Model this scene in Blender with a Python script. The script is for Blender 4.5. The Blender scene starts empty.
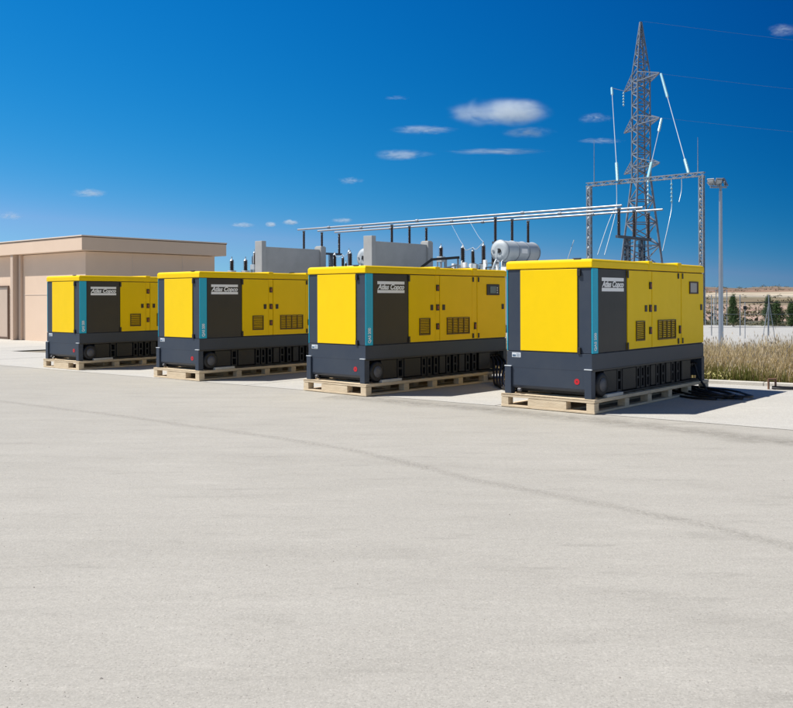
import bpy, math, random
from mathutils import Vector, Matrix, noise
R = math.radians
PI = math.pi
scene = bpy.context.scene
COL = scene.collection
random.seed(7)

# ---------------------------------------------------------------- camera
F, CXP, HZ, EYE = 905.3, 396.0, 298.3, 1.61      # lens and horizon in photograph pixels (793 wide)
cam_d = bpy.data.cameras.new('camera'); cam = bpy.data.objects.new('camera', cam_d); COL.objects.link(cam)
cam_d.sensor_width = 36; cam_d.lens = F/793*36
cam_d.shift_y = -(354-HZ)/793; cam_d.shift_x = 0.0006
cam_d.clip_start = .1; cam_d.clip_end = 60000
cam.matrix_world = Matrix.Translation((0,0,EYE)) @ Matrix.Rotation(R(90),4,'X') @ Matrix.Rotation(-.0028,4,'Z')
scene.camera = cam

# ---------------------------------------------------------------- light
SUN_DIR = Vector((-0.548, 0.035, 0.836)).normalized()     # towards the sun
elev = math.asin(SUN_DIR.z); azim = math.atan2(SUN_DIR.x, SUN_DIR.y)
w = bpy.data.worlds.new('World'); scene.world = w; w.use_nodes = True
nt = w.node_tree; nt.nodes.clear()
sky = nt.nodes.new('ShaderNodeTexSky'); sky.sky_type = 'NISHITA'; sky.sun_disc = False
sky.sun_elevation = elev; sky.sun_rotation = azim
sky.altitude = 900; sky.air_density = .6; sky.dust_density = 0; sky.ozone_density = 1.0
bg = nt.nodes.new('ShaderNodeBackground'); BS = .08; bg.inputs['Strength'].default_value = BS
wo = nt.nodes.new('ShaderNodeOutputWorld')
# deep blue of a clear dry sky, deepest away from the sun
def wm(op, a, b=None, c=None, clamp=False):
    m = nt.nodes.new('ShaderNodeMath'); m.operation = op; m.use_clamp = clamp
    for i, v in enumerate((a, b, c)):
        if v is None: continue
        if isinstance(v, (int, float)): m.inputs[i].default_value = v
        else: nt.links.new(v, m.inputs[i])
    return m.outputs[0]
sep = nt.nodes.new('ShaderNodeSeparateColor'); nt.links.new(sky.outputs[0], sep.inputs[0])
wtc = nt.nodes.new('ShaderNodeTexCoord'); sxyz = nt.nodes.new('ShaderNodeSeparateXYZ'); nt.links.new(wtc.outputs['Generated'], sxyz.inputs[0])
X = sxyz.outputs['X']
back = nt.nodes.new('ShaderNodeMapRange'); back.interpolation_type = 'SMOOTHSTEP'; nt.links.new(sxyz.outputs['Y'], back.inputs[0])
back.inputs[1].default_value = .75; back.inputs[2].default_value = -.1     # sky behind the camera goes ungraded and brighter, added fill for shaded sides
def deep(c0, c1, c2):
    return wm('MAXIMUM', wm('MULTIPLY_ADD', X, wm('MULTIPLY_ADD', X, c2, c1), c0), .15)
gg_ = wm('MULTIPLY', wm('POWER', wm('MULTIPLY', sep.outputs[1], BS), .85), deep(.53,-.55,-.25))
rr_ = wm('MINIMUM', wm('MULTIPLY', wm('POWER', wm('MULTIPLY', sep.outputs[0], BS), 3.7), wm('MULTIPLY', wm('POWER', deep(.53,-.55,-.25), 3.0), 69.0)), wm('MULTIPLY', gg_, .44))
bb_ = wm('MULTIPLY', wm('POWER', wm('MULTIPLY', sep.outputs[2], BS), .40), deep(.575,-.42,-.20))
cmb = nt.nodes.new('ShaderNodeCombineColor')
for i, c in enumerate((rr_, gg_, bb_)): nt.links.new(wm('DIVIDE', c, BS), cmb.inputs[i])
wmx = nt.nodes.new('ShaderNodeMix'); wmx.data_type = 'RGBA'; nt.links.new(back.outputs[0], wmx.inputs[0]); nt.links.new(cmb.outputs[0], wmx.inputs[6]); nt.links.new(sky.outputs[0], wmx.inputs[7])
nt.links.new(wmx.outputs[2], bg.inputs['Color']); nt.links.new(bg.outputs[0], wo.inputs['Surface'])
sd = bpy.data.lights.new('sun', 'SUN'); sd.energy = 4.4; sd.angle = R(.53); sd.color = (1,.955,.885)
so = bpy.data.objects.new('sun', sd); COL.objects.link(so)
so.rotation_euler = SUN_DIR.to_track_quat('Z','Y').to_euler(); so.location = (-20,0,30)
vs = scene.view_settings
vs.view_transform = 'Standard'; vs.look = 'None'; vs.exposure = .5; vs.gamma = 1; vs.use_curve_mapping = False
scene.cycles.volume_bounces = 3; scene.cycles.max_bounces = 8

# ---------------------------------------------------------------- helpers
PSI = R(49.3)
LD = Vector((math.cos(PSI), math.sin(PSI), 0)); WD = Vector((-math.sin(PSI), math.cos(PSI), 0))
def at(px, py, Y):                       # world point at depth Y seen at photo pixel
    s = -.0028; dx = px-CXP; dy = py-HZ
    dx, dy = dx*math.cos(s)+dy*math.sin(s), -dx*math.sin(s)+dy*math.cos(s)
    return Vector((dx/F*Y, Y, EYE-dy/F*Y))
def gnd(px, py):
    p = at(px, py, 1.0); k = EYE/(EYE-p.z); return Vector((p.x*k, k, 0))
def along(P, d, px):                     # point on the line P+t*d in picture column px
    k = (px-CXP)/F; t = (k*P.y-P.x)/(d.x-k*d.y); return P+d*t

def tag(o, label=None, cat=None, group=None, kind=None):
    if label: o['label'] = label
    if cat: o['category'] = cat
    if group: o['group'] = group
    if kind: o['kind'] = kind
    return o
def empty(name, loc=(0,0,0), rz=0, label=None, cat=None, group=None):
    o = bpy.data.objects.new(name, None); COL.objects.link(o); o.empty_display_size = .2
    o.location = loc; o.rotation_euler = (0,0,rz); return tag(o, label, cat, group)
def copy_tree(o, parent=None):
    c = o.copy(); COL.objects.link(c); c.parent = parent
    for ch in list(o.children):
        copy_tree(ch, c)
    return c

class MB:
    def __init__(s): s.v=[]; s.f=[]; s.sm=[]
    def add(s, vs, fs, smooth=False):
        n=len(s.v); s.v += [tuple(a) for a in vs]; s.f += [tuple(i+n for i in f) for f in fs]; s.sm += [smooth]*len(fs); return s
    def box(s, x0,x1,y0,y1,z0,z1, M=None):
        vs=[Vector((x,y,z)) for x in (x0,x1) for y in (y0,y1) for z in (z0,z1)]
        if M is not None: vs=[M@a for a in vs]
        return s.add(vs, [(0,1,3,2),(4,6,7,5),(0,4,5,1),(2,3,7,6),(0,2,6,4),(1,5,7,3)])
    def bar(s, p, q, w, h=None, up=Vector((0,0,1))):          # rectangular bar between points
        p=Vector(p); q=Vector(q); h=h or w; d=(q-p).normalized()
        if abs(d.dot(up))>.95: up=Vector((1,0,0))
        a=d.cross(up).normalized()*w/2; b=a.cross(d).normalized()*h/2
        vs=[e+i*a+j*b for e in (p,q) for i,j in ((-1,-1),(1,-1),(1,1),(-1,1))]
        return s.add(vs, [(0,1,2,3),(7,6,5,4),(0,4,5,1),(1,5,6,2),(2,6,7,3),(3,7,4,0)])
    def tube(s, pts, r, n=8, cap=True):
        pts=[Vector(p) for p in pts]; rr = r if isinstance(r,(list,tuple)) else [r]*len(pts)
        rings=[]; prev=None
        for i,p in enumerate(pts):
            d=(pts[min(i+1,len(pts)-1)]-pts[max(i-1,0)]).normalized()
            if prev is None:
                u=Vector((0,0,1)) if abs(d.z)<.9 else Vector((1,0,0)); a=d.cross(u).normalized()
            else: a=(prev-d*prev.dot(d)).normalized()
            prev=a; b=d.cross(a)
            rings.append([p+rr[i]*(math.cos(2*PI*k/n)*a+math.sin(2*PI*k/n)*b) for k in range(n)])
        vs=[v for g in rings for v in g]; fs=[]
        for i in range(len(pts)-1):
            for k in range(n): fs.append((i*n+k, i*n+(k+1)%n, (i+1)*n+(k+1)%n, (i+1)*n+k))
        s.add(vs, fs, True)
        if cap: s.add(rings[0], [tuple(range(n))[::-1]]); s.add(rings[-1], [tuple(range(n))])
        return s
    def lathe(s, prof, M=None, n=20, smooth=True):            # profile (r,z) round local z
        M=M or Matrix.Identity(4); vs=[]; fs=[]
        for r,z in prof:
            for k in range(n): vs.append(M@Vector((r*math.cos(2*PI*k/n), r*math.sin(2*PI*k/n), z)))
        for i in range(len(prof)-1):
            for k in range(n): fs.append((i*n+k, i*n+(k+1)%n, (i+1)*n+(k+1)%n, (i+1)*n+k))
        s.add(vs, fs, smooth)
        s.add(vs[:n], [tuple(range(n))[::-1]]); s.add(vs[-n:], [tuple(range(n))]); return s
    def prism(s, poly, z0, z1):
        n=len(poly); vs=[(x,y,z0) for x,y in poly]+[(x,y,z1) for x,y in poly]
        return s.add(vs, [tuple(range(n))[::-1], tuple(range(n,2*n))]+[(i,(i+1)%n,n+(i+1)%n,n+i) for i in range(n)])
    def build(s, name, mat, parent=None, bevel=0, seg=2):
        me=bpy.data.meshes.new(name); me.from_pydata([tuple(v) for v in s.v], [], s.f); me.update()
        for p,sm in zip(me.polygons, s.sm): p.use_smooth = sm
        me.materials.append(mat)
        o=bpy.data.objects.new(name, me); COL.objects.link(o)
        if parent: o.parent=parent
        if bevel:
            b=o.modifiers.new('bevel','BEVEL'); b.width=bevel; b.segments=seg; b.limit_method='ANGLE'; b.angle_limit=R(40)
            b.harden_normals=False
        return o

# ---------------------------------------------------------------- materials
def mat(name, col, rough=.6, metal=0, coat=0, var=0, vscale=3, bump=0, bscale=40, col2=None, stretch=None, detail=6, spec=.5):
    m=bpy.data.materials.new(name); m.use_nodes=True; n=m.node_tree; p=n.nodes['Principled BSDF']
    p.inputs['Base Color'].default_value=(*col,1); p.inputs['Roughness'].default_value=rough; p.inputs['Metallic'].default_value=metal
    p.inputs['Coat Weight'].default_value=coat; p.inputs['Coat Roughness'].default_value=.12
    p.inputs['Specular IOR Level'].default_value=spec
    tc=n.nodes.new('ShaderNodeTexCoord'); src=tc.outputs['Object']
    if stretch:
        mp=n.nodes.new('ShaderNodeMapping'); mp.inputs['Scale'].default_value=stretch; n.links.new(src, mp.inputs[0]); src=mp.outputs[0]
    if var or col2:
        t=n.nodes.new('ShaderNodeTexNoise'); t.inputs['Scale'].default_value=vscale; t.inputs['Detail'].default_value=detail; t.inputs['Roughness'].default_value=.65
        n.links.new(src, t.inputs['Vector'])
        mr=n.nodes.new('ShaderNodeMapRange'); mr.inputs[1].default_value=.3; mr.inputs[2].default_value=.7
        n.links.new(t.outputs[0], mr.inputs[0])
        mx=n.nodes.new('ShaderNodeMix'); mx.data_type='RGBA'
        c2 = col2 or tuple(c*(1-var) for c in col)
        mx.inputs[6].default_value=(*col,1); mx.inputs[7].default_value=(*c2,1)
        n.links.new(mr.outputs[0], mx.inputs[0]); n.links.new(mx.outputs[2], p.inputs['Base Color'])
        m['mix']=mx.name
        rr=n.nodes.new('ShaderNodeMapRange'); rr.inputs[3].default_value=rough*.85; rr.inputs[4].default_value=min(1,rough*1.2)
        n.links.new(t.outputs[0], rr.inputs[0]); n.links.new(rr.outputs[0], p.inputs['Roughness'])
    if bump:
        t=n.nodes.new('ShaderNodeTexNoise'); t.inputs['Scale'].default_value=bscale; t.inputs['Detail'].default_value=4
        n.links.new(src, t.inputs['Vector'])
        b=n.nodes.new('ShaderNodeBump'); b.inputs['Strength'].default_value=bump; b.inputs['Distance'].default_value=.02
        n.links.new(t.outputs[0], b.inputs['Height']); n.links.new(b.outputs[0], p.inputs['Normal'])
    return m
M = {}
M['yellow'] = mat('yellow_paint', (.96,.64,.0), .40, coat=.0, var=.07, vscale=1.6, bump=.05, bscale=2.5, spec=.2)
M['slate']  = mat('slate_paint', (.025,.038,.064), .45, coat=.0, col2=(.038,.050,.072), vscale=2.2, bump=.02, bscale=9)
M['slate2'] = mat('graphite_paint', (.029,.029,.031), .45, coat=.0, var=.15, vscale=2, bump=.02, bscale=6)
M['slate3'] = mat('dull_graphite', (.015,.015,.016), .5, var=.3, vscale=4)
M['teal']   = mat('teal_paint', (.0,.46,.66), .4, coat=.0, var=.05)
M['white']  = mat('white_film', (.93,.93,.92), .5, var=.02)
M['rimm']=mat('dull_rim',(.10,.10,.11),.5)
M['black']  = mat('black_rubber', (.012,.012,.014), .55, var=.3, vscale=20)
M['latch']  = mat('black_plastic', (.022,.018,.016), .4)
M['orange'] = mat('reddish_lens', (.30,.06,.01), .35)
M['dark']   = mat('dark_steel', (.014,.015,.018), .55, var=.3, vscale=6)
M['darksteel'] = mat('dark_grey_steel', (.07,.09,.12), .5, var=.3, vscale=2)
M['red']    = mat('red_decal', (.55,.01,.02), .4)
M['grey']   = mat('galvanised_steel', (.33,.37,.42), .5, metal=.2, var=.4, vscale=2.2)
M['lightsteel'] = mat('pale_steel_paint', (.52,.57,.60), .45, metal=.1, var=.12, vscale=2, bump=.03, bscale=8)
M['pylonm'] = mat('weathered_galvanised', (.24,.29,.35), .55, metal=.2, var=.45, vscale=1.5)
M['mast'] = mat('zinc_mast', (.40,.44,.50), .35, metal=.75, var=.15, vscale=1.5)
M['alu']    = mat('aluminium_tube', (.36,.39,.42), .38, metal=.5, var=.06)
M['wood']   = mat('pallet_wood', (.74,.61,.43), .8, col2=(.58,.46,.31), vscale=5, stretch=(1,1,6), bump=.25, bscale=30)
M['wood2']  = mat('pale_board', (.62,.60,.55), .7, var=.2, vscale=8)
M['porcelain'] = mat('brown_porcelain', (.035,.018,.014), .22, coat=.4)
M['glassins'] = mat('pale_glass_insulator', (.34,.58,.66), .2, coat=.0)
M['wire']   = mat('aluminium_wire', (.55,.62,.66), .4, metal=.3)
M['concrete_wall'] = mat('cast_concrete', (.47,.475,.465), .85, col2=(.38,.385,.38), vscale=.8, bump=.15, bscale=14)
M['farwire'] = mat('distant_wire', (.14,.20,.30), .5)
M['kerb']   = mat('kerb_concrete', (.60,.57,.51), .85, var=.15, vscale=4, bump=.2, bscale=40)
M['bwall']  = mat('peach_render', (.76,.585,.45), .85, col2=(.715,.545,.415), vscale=.7, bump=.08, bscale=25)
M['btrim']  = mat('pale_coping', (.74,.62,.52), .7, var=.08)
M['pipe']   = mat('beige_pipe', (.60,.46,.36), .6)
M['doorm']  = mat('beige_door', (.56,.44,.35), .5, var=.05)
M['brownline'] = mat('brown_joint', (.13,.085,.06), .7)
M['screen'] = mat('display_glass', (.03,.045,.06), .08, coat=.5)
M['greywin'] = mat('grey_window_film', (.33,.30,.30), .18, coat=.3)
M['sticker'] = mat('white_sticker', (.66,.70,.74), .4)
M['ink']    = mat('printed_ink', (.08,.14,.22), .5)
M['frame_brown'] = mat('dark_brown_rubber', (.06,.03,.02), .5)

def ground_mat(name, c1, c2, c3, rough=.9):
    m=bpy.data.materials.new(name); m.use_nodes=True; n=m.node_tree; L=n.links; p=n.nodes['Principled BSDF']; p.inputs['Roughness'].default_value=rough
    p.inputs['Specular IOR Level'].default_value=.25
    tc=n.nodes.new('ShaderNodeTexCoord')
    def noi(scale, det=5, ro=.6, st=None, rot=0):
        t=n.nodes.new('ShaderNodeTexNoise'); t.inputs['Scale'].default_value=scale; t.inputs['Detail'].default_value=det; t.inputs['Roughness'].default_value=ro
        if st:
            mp=n.nodes.new('ShaderNodeMapping'); mp.inputs['Scale'].default_value=st; mp.inputs['Rotation'].default_value=(0,0,rot); L.new(tc.outputs['Object'], mp.inputs[0]); L.new(mp.outputs[0], t.inputs['Vector'])
        else: L.new(tc.outputs['Object'], t.inputs['Vector'])
        return t
    def rng(s,a,b,c=0,d=1):
        r=n.nodes.new('ShaderNodeMapRange'); r.inputs[1].default_value=a; r.inputs[2].default_value=b; r.inputs[3].default_value=c; r.inputs[4].default_value=d; L.new(s,r.inputs[0]); return r.outputs[0]
    def mix(f,a,b,mode='MIX'):
        x=n.nodes.new('ShaderNodeMix'); x.data_type='RGBA'; x.blend_type=mode
        if isinstance(f,(int,float)): x.inputs[0].default_value=f
        else: L.new(f,x.inputs[0])
        for i,s in ((6,a),(7,b)):
            if isinstance(s,tuple): x.inputs[i].default_value=(*s,1)
            else: L.new(s,x.inputs[i])
        return x.outputs[2]
    big=rng(noi(.22,4).outputs[0],.35,.65); st=rng(noi(1.6,5,.65,(.45,1.6,1),R(38)).outputs[0],.35,.68)
    c=mix(big,c1,c2); c=mix(rng(st,0,1,0,.5),c,c3)
    pat=noi(3.2,6,.72,(.35,1.5,1),R(8)).outputs[0]; c=mix(rng(pat,.44,.30,0,.55),c,tuple(x*.80 for x in c3)); c=mix(rng(pat,.56,.72,0,.45),c,tuple(x*1.16 for x in c1))
    # aggregate: fine dark and light grains
    med=rng(noi(22,5,.7).outputs[0],.36,.64); c=mix(rng(med,0,1,.30,0),c,tuple(x*.72 for x in c3)); fine=noi(75,4,.8).outputs[0]; c=mix(rng(fine,.46,.32,0,.62),c,tuple(x*.45 for x in c3))
    c=mix(rng(fine,.55,.68,0,.50),c,tuple(min(1,x*1.5) for x in c1))
    vo=n.nodes.new('ShaderNodeTexVoronoi'); vo.inputs['Scale'].default_value=24; L.new(tc.outputs['Object'],vo.inputs['Vector'])
    sp=rng(vo.outputs['Distance'],.16,.08)
    gate=rng(noi(2.3,3).outputs[0],.5,.7)
    mu=n.nodes.new('ShaderNodeMath'); mu.operation='MULTIPLY'; L.new(sp,mu.inputs[0]); L.new(gate,mu.inputs[1])
    mu2=n.nodes.new('ShaderNodeMath'); mu2.operation='MULTIPLY'; L.new(mu.outputs[0],mu2.inputs[0]); mu2.inputs[1].default_value=.8
    c=mix(mu2.outputs[0],c,tuple(x*.5 for x in c3))
    L.new(c,p.inputs['Base Color'])
    b=n.nodes.new('ShaderNodeBump'); b.inputs['Strength'].default_value=.35; b.inputs['Distance'].default_value=.006
    L.new(noi(60,5,.7).outputs[0], b.inputs['Height'])
    b2=n.nodes.new('ShaderNodeBump'); b2.inputs['Strength'].default_value=.25; b2.inputs['Distance'].default_value=.05
    L.new(noi(2.2,4,.6,(.5,1.5,1),R(38)).outputs[0], b2.inputs['Height']); L.new(b.outputs[0],b2.inputs['Normal']); L.new(b2.outputs[0],p.inputs['Normal'])
    return m
M['asphalt'] = ground_mat('worn_asphalt', (.440,.419,.374), (.396,.377,.335), (.350,.332,.294))
M['slab']    = ground_mat('pale_concrete', (.53,.515,.475), (.485,.47,.43), (.44,.425,.39))
M['yardm']   = ground_mat('bleached_yard', (.47,.465,.44), (.43,.425,.40), (.39,.385,.36))
M['soil']    = mat('dry_soil', (.22,.17,.10), .95, col2=(.15,.12,.065), vscale=3, bump=.5, bscale=18)

# ================================================================ THE SETTING
def sheet(name, poly, z, m):
    mb=MB(); mb.add([(x,y,z) for x,y in poly], [tuple(range(len(poly)))]); o=mb.build(name, m); return tag(o, kind='structure')
FD = Vector((.79,-.613,0)); F0 = gnd(0,365.3); F1 = gnd(793,430.3); FDIR=(F1-F0).normalized()
K1 = gnd(707,383.6); K2 = gnd(793,387.6); KDIR=(K2-K1).normalized()
# forecourt of worn asphalt
sheet('forecourt', [(-60,-12),(40,-12),(40,9),tuple((F1+FDIR*22).xy),tuple((F0-FDIR*45).xy),(-60,60)], 0.0, M['asphalt'])
# concrete slab carrying the machines (4 mm proud)
a=F0-FDIR*45; b=F1+FDIR*22; c=K1+KDIR*24; d=K1-KDIR*21
sheet('concrete_pad', [tuple(a.xy),tuple(b.xy),tuple(c.xy),tuple(K1.xy),tuple(d.xy),tuple((d+LD*22).xy),tuple((a+LD*40).xy)], .004, M['slab'])

# terrain with fields and the low hills
def terr_z(x, y):
    r=math.hypot(x,y)
    if r<70: return -.03
    t=min(1,max(0,(r-120)/1150)); base=16.5*(t**1.25)
    az=math.degrees(math.atan2(x,y))
    ridge=(noise.noise(Vector((az*.35,1.3,0)))*3.2 + noise.noise(Vector((az*1.1,5.3,0)))*1.1 - (az-19)*.55)*max(0,min(1,(r-500)/700))
    if r>1270: base=16.5-(r-1270)*.02; ridge*=max(0,1-(r-1270)/600)
    st=(math.sin(r*.02)*.35+math.sin(r*.011+az*.1)*.6)*max(0,min(1,(r-180)/300))
    return -.03+base+ridge+st*max(0,min(1,(1400-r)/200)) + noise.noise(Vector((x*.01,y*.01,0)))*.5*max(0,min(1,(r-150)/200))
BANDS=[(0,(.36,.30,.23)),(62,(.10,.10,.06)),(66,(.40,.28,.21)),(95,(.42,.30,.23)),(110,(.46,.36,.27)),(125,(.34,.22,.16)),(150,(.42,.30,.22)),(190,(.20,.16,.09)),(260,(.24,.18,.10)),(300,(.20,.17,.10)),(340,(.50,.43,.32)),
       (430,(.50,.42,.30)),(470,(.26,.20,.13)),(560,(.30,.16,.10)),(640,(.24,.15,.09)),(700,(.42,.34,.24)),(760,(.25,.14,.09)),(900,(.22,.14,.09)),(1000,(.15,.11,.07)),(1080,(.28,.21,.14)),(1180,(.10,.095,.06)),(4000,(.11,.11,.08))]
def terr_c(x,y):
    r=math.hypot(x,y); q=r*(1+.16*noise.noise(Vector((x*.012,y*.004,2)))+.07*noise.noise(Vector((x*.04,y*.02,7))))
    if r<60: q=r
    for (r0,c0),(r1,c1) in zip(BANDS,BANDS[1:]):
        if q<=r1:
            t=max(0,min(1,(q-r0)/(r1-r0))); t=t*t*(3-2*t); cc=[u+(v-u)*t for u,v in zip(c0,c1)]; break
    else: cc=BANDS[-1][1]
    k=1+.35*noise.noise(Vector((x*.05,y*.02,11)))
    return (cc[0]*k,cc[1]*k,cc[2]*k,1)
rs=[2,8,20,40,56]+[58+i*2 for i in range(20)]
while rs[-1]<6000: rs.append(rs[-1]*1.022)
azs=[-70+i*3.0 for i in range(29)]+[15+i*.12 for i in range(1,130)]+[30.5+i*3 for i in range(14)]
vs_=[];cs_=[];fs_=[]
for r in rs:
    for az in azs:
        x=r*math.sin(R(az)); y=r*math.cos(R(az)); vs_.append((x,y,terr_z(x,y))); cs_.append(terr_c(x,y))
na=len(azs)
for i in range(len(rs)-1):
    for j in range(na-1): fs_.append((i*na+j, i*na+j+1, (i+1)*na+j+1, (i+1)*na+j))
me=bpy.data.meshes.new('terrain'); me.from_pydata(vs_,[],[f[::-1] for f in fs_]); me.update()
for p in me.polygons: p.use_smooth=True
ca=me.color_attributes.new('field','FLOAT_COLOR','POINT')
for i,cc in enumerate(cs_): ca.data[i].color=cc
tm=mat('field_soil',(.4,.3,.2),.95,var=.3,vscale=.25,detail=8); nn=tm.node_tree
at_=nn.nodes.new('ShaderNodeAttribute'); at_.attribute_name='field'; mxn=nn.nodes[tm['mix']]
mm=nn.nodes.new('ShaderNodeMix'); mm.data_type='RGBA'; mm.blend_type='MULTIPLY'; mm.inputs[0].default_value=1
mxn.inputs[6].default_value=(1.08,1.08,1.08,1); mxn.inputs[7].default_value=(.72,.72,.72,1)
nn.links.new(at_.outputs['Color'],mm.inputs[6]); nn.links.new(mxn.outputs[2],mm.inputs[7]); nn.links.new(mm.outputs[2], nn.nodes['Principled BSDF'].inputs['Base Color'])
me.materials.append(tm); o=bpy.data.objects.new('terrain',me); COL.objects.link(o); tag(o,kind='structure')

# dry verge behind the pad, then the bleached yard
V0=K1-KDIR*12; V1=K1+KDIR*24
sheet('verge', [tuple((V0+LD*.15).xy),tuple((V1+LD*.15).xy),tuple((V1+LD*5.2).xy),tuple((V0+LD*5.2).xy)], -.012, M['soil'])
sheet('yard', [tuple((V0-KDIR*3+LD*5.2).xy),tuple((V1+KDIR*8+LD*5.2).xy),tuple((V1+KDIR*20+LD*38).xy),tuple((V0-KDIR*18+LD*38).xy)], -.014, M['yardm'])
mb=MB(); t=-12.0
Mz=Matrix.Translation(K1)@Matrix.Rotation(math.atan2(KDIR.y,KDIR.x),4,'Z')
while t<22: mb.box(t+.004,t+.996,-.02,.13,-.05,.072,Mz); t+=1.0
tag(mb.build('kerb',M['kerb'],bevel=.012),kind='structure')

# irregular dark joint wandering over the forecourt
pts=[(-40,396),(0,401.5),(82,411),(164,422),(256,435.5),(301,441.5),(352,451),(403,463),(437,471),(481,480.7),(519,487),(582,500),(640,512),(713,527),(789,546),(850,562)]
def dirt_shade_ribbon(name, gp, wd, zz, strength, seed, colr, bias=-.85, nscale=9, step=.06):
    dense=[]
    for a,b in zip(gp,gp[1:]):
        n=max(2,int((b-a).length/step))
        for i in range(n): dense.append(a.lerp(b,i/n))
    vv=[];ff=[]
    for i,p in enumerate(dense):
        d=(dense[min(i+1,len(dense)-1)]-dense[max(i-1,0)]).normalized(); nrm=Vector((-d.y,d.x,0)); u=i*step/.06
        off=noise.noise(Vector((u*.03,3+seed,0)))*wd*.7; wl=wd*(1+.6*noise.noise(Vector((u*.11,9+seed,0)))); wr=wd*(1+.6*noise.noise(Vector((u*.13,19+seed,0))))
        for k,q in enumerate((-1,-.15,.15,1)): vv.append(p+nrm*(off+q*(wl if q<0 else wr))+Vector((0,0,zz)))
    for i in range(len(dense)-1):
        for k in range(3): ff.append((i*4+k,(i+1)*4+k,(i+1)*4+k+1,i*4+k+1))
    sm=bpy.data.meshes.new(name); sm.from_pydata([tuple(v) for v in vv],[],ff); sm.update()
    ta=sm.color_attributes.new('edge','FLOAT_COLOR','POINT')
    for i in range(len(vv)):
        e=(0,1,1,0)[i%4]; ta.data[i].color=(e,e,e,1)
    m=bpy.data.materials.new(name+'_dirt_and_shade'); m.use_nodes=True; n=m.node_tree; P=n.nodes['Principled BSDF']; P.inputs['Roughness'].default_value=.95
    P.inputs['Base Color'].default_value=(*colr,1); P.inputs['Specular IOR Level'].default_value=.1
    A=n.nodes.new('ShaderNodeAttribute'); A.attribute_name='edge'
    T=n.nodes.new('ShaderNodeTexNoise'); T.inputs['Scale'].default_value=nscale; T.inputs['Detail'].default_value=9; T.inputs['Roughness'].default_value=.75
    tcc=n.nodes.new('ShaderNodeTexCoord'); n.links.new(tcc.outputs['Object'],T.inputs['Vector'])
    a1=n.nodes.new('ShaderNodeMath'); a1.operation='MULTIPLY_ADD'; n.links.new(T.outputs[0],a1.inputs[0]); a1.inputs[1].default_value=2.4; a1.inputs[2].default_value=bias
    a2=n.nodes.new('ShaderNodeMath'); a2.operation='MULTIPLY'; a2.use_clamp=True; n.links.new(a1.outputs[0],a2.inputs[0]); n.links.new(A.outputs['Fac'],a2.inputs[1])
    a3=n.nodes.new('ShaderNodeMath'); a3.operation='MULTIPLY'; n.links.new(a2.outputs[0],a3.inputs[0]); a3.inputs[1].default_value=strength
    n.links.new(a3.outputs[0],P.inputs['Alpha']); sm.materials.append(m)
    o=bpy.data.objects.new(name,sm); COL.objects.link(o); return tag(o,kind='structure')
dirt_shade_ribbon('asphalt_seam',[gnd(*p) for p in pts],.12,.004,.50,0,(.22,.205,.18),-1.0,30)
dirt_shade_ribbon('pad_edge_dirt',[gnd(x,365.3+x*.08197+q) for x,q in ((330,4),(450,4),(600,6),(700,9),(793,12),(850,13))],.42,.005,.42,4,(.20,.185,.16),-.75,5)
dirt_shade_ribbon('tyre_track',[gnd(*p) for p in ((-20,470),(200,455),(400,462),(600,478),(850,500))],.30,.006,.07,9,(.20,.185,.165),-.75,4,.12)
dirt_shade_ribbon('tyre_track',[gnd(*p) for p in ((-20,560),(200,548),(400,560),(600,590),(850,640))],.25,.007,.06,14,(.20,.185,.165),-.75,4,.12)
for k,(p,q) in enumerate((((-30,352),(60,349.5)),((-30,361),(60,357)))):  # soft shadow stripes near the building, painted on the pad as dark ribbons
    dirt_shade_ribbon('pad_joint_and_shade',[gnd(*p),gnd(*q)],.16,.009,.28,30+k,(.28,.28,.28),-.7,3,.2)
for k,t in enumerate((4.2,9.6,15.0,20.4,25.8)):
    e=F1-FDIR*t; e2=e+LD*9; dirt_shade_ribbon('pad_joint_and_shade',[e,e2],.022,.008,.8,40+k,(.18,.17,.16),-.4,9)
# loose pebbles on the forecourt
mb=MB(); rnd=random.Random(4)
for i in range(1500):
    Y=3.2+ (rnd.random()**1.6)*15; X=rnd.uniform(-.5,.5)*Y*1.0
    if (Vector((X,Y,0))-F0).cross(FDIR).z < .0 and Y>10: continue
    s=rnd.uniform(.0015,.0042)*(1+(rnd.random()<.03)*1.0); vs=[]
    for a_ in range(5):
        th=a_*2*PI/5+rnd.random()*.6; vs.append((X+s*math.cos(th)*rnd.uniform(.7,1.3),Y+s*math.sin(th)*rnd.uniform(.7,1.2),.0))
    vs.append((X,Y,s*.9)); mb.add(vs,[(k,(k+1)%5,5) for k in range(5)],False)
tag(mb.build('pebbles',mat('pebble_stone',(.36,.33,.30),.9,col2=(.25,.23,.2),vscale=.9)),'fine loose pebbles scattered over the pale worn asphalt','gravel',kind='stuff')

# ================================================================ GENERATORS ON PALLETS
W_, L_ = 1.40, 3.93
GZ=.2
def text_mesh(name, s, size, m, parent, Mx, shear=0, bold=0, xs=1):
    cu=bpy.data.curves.new(name,'FONT'); cu.body=s; cu.size=size; cu.shear=shear; cu.offset=bold; cu.extrude=.0015; cu.align_x='CENTER'; cu.align_y='CENTER'
    to=bpy.data.objects.new(name+'_c',cu); COL.objects.link(to); bpy.context.view_layer.update()
    me=bpy.data.meshes.new_from_object(to.evaluated_get(bpy.context.evaluated_depsgraph_get()))
    bpy.data.objects.remove(to)
    me.transform(Mx@Matrix.Diagonal((xs,1,1,1))); me.materials.clear(); me.materials.append(m); me.name=name
    o=bpy.data.objects.new(name,me); COL.objects.link(o); o.parent=parent; return o
def box_part(name, m, parent, x0,x1,y0,y1,z0,z1, bevel=.006):
    return MB().box(x0,x1,y0,y1,z0-GZ,z1-GZ).build(name,m,parent,bevel)
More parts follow.
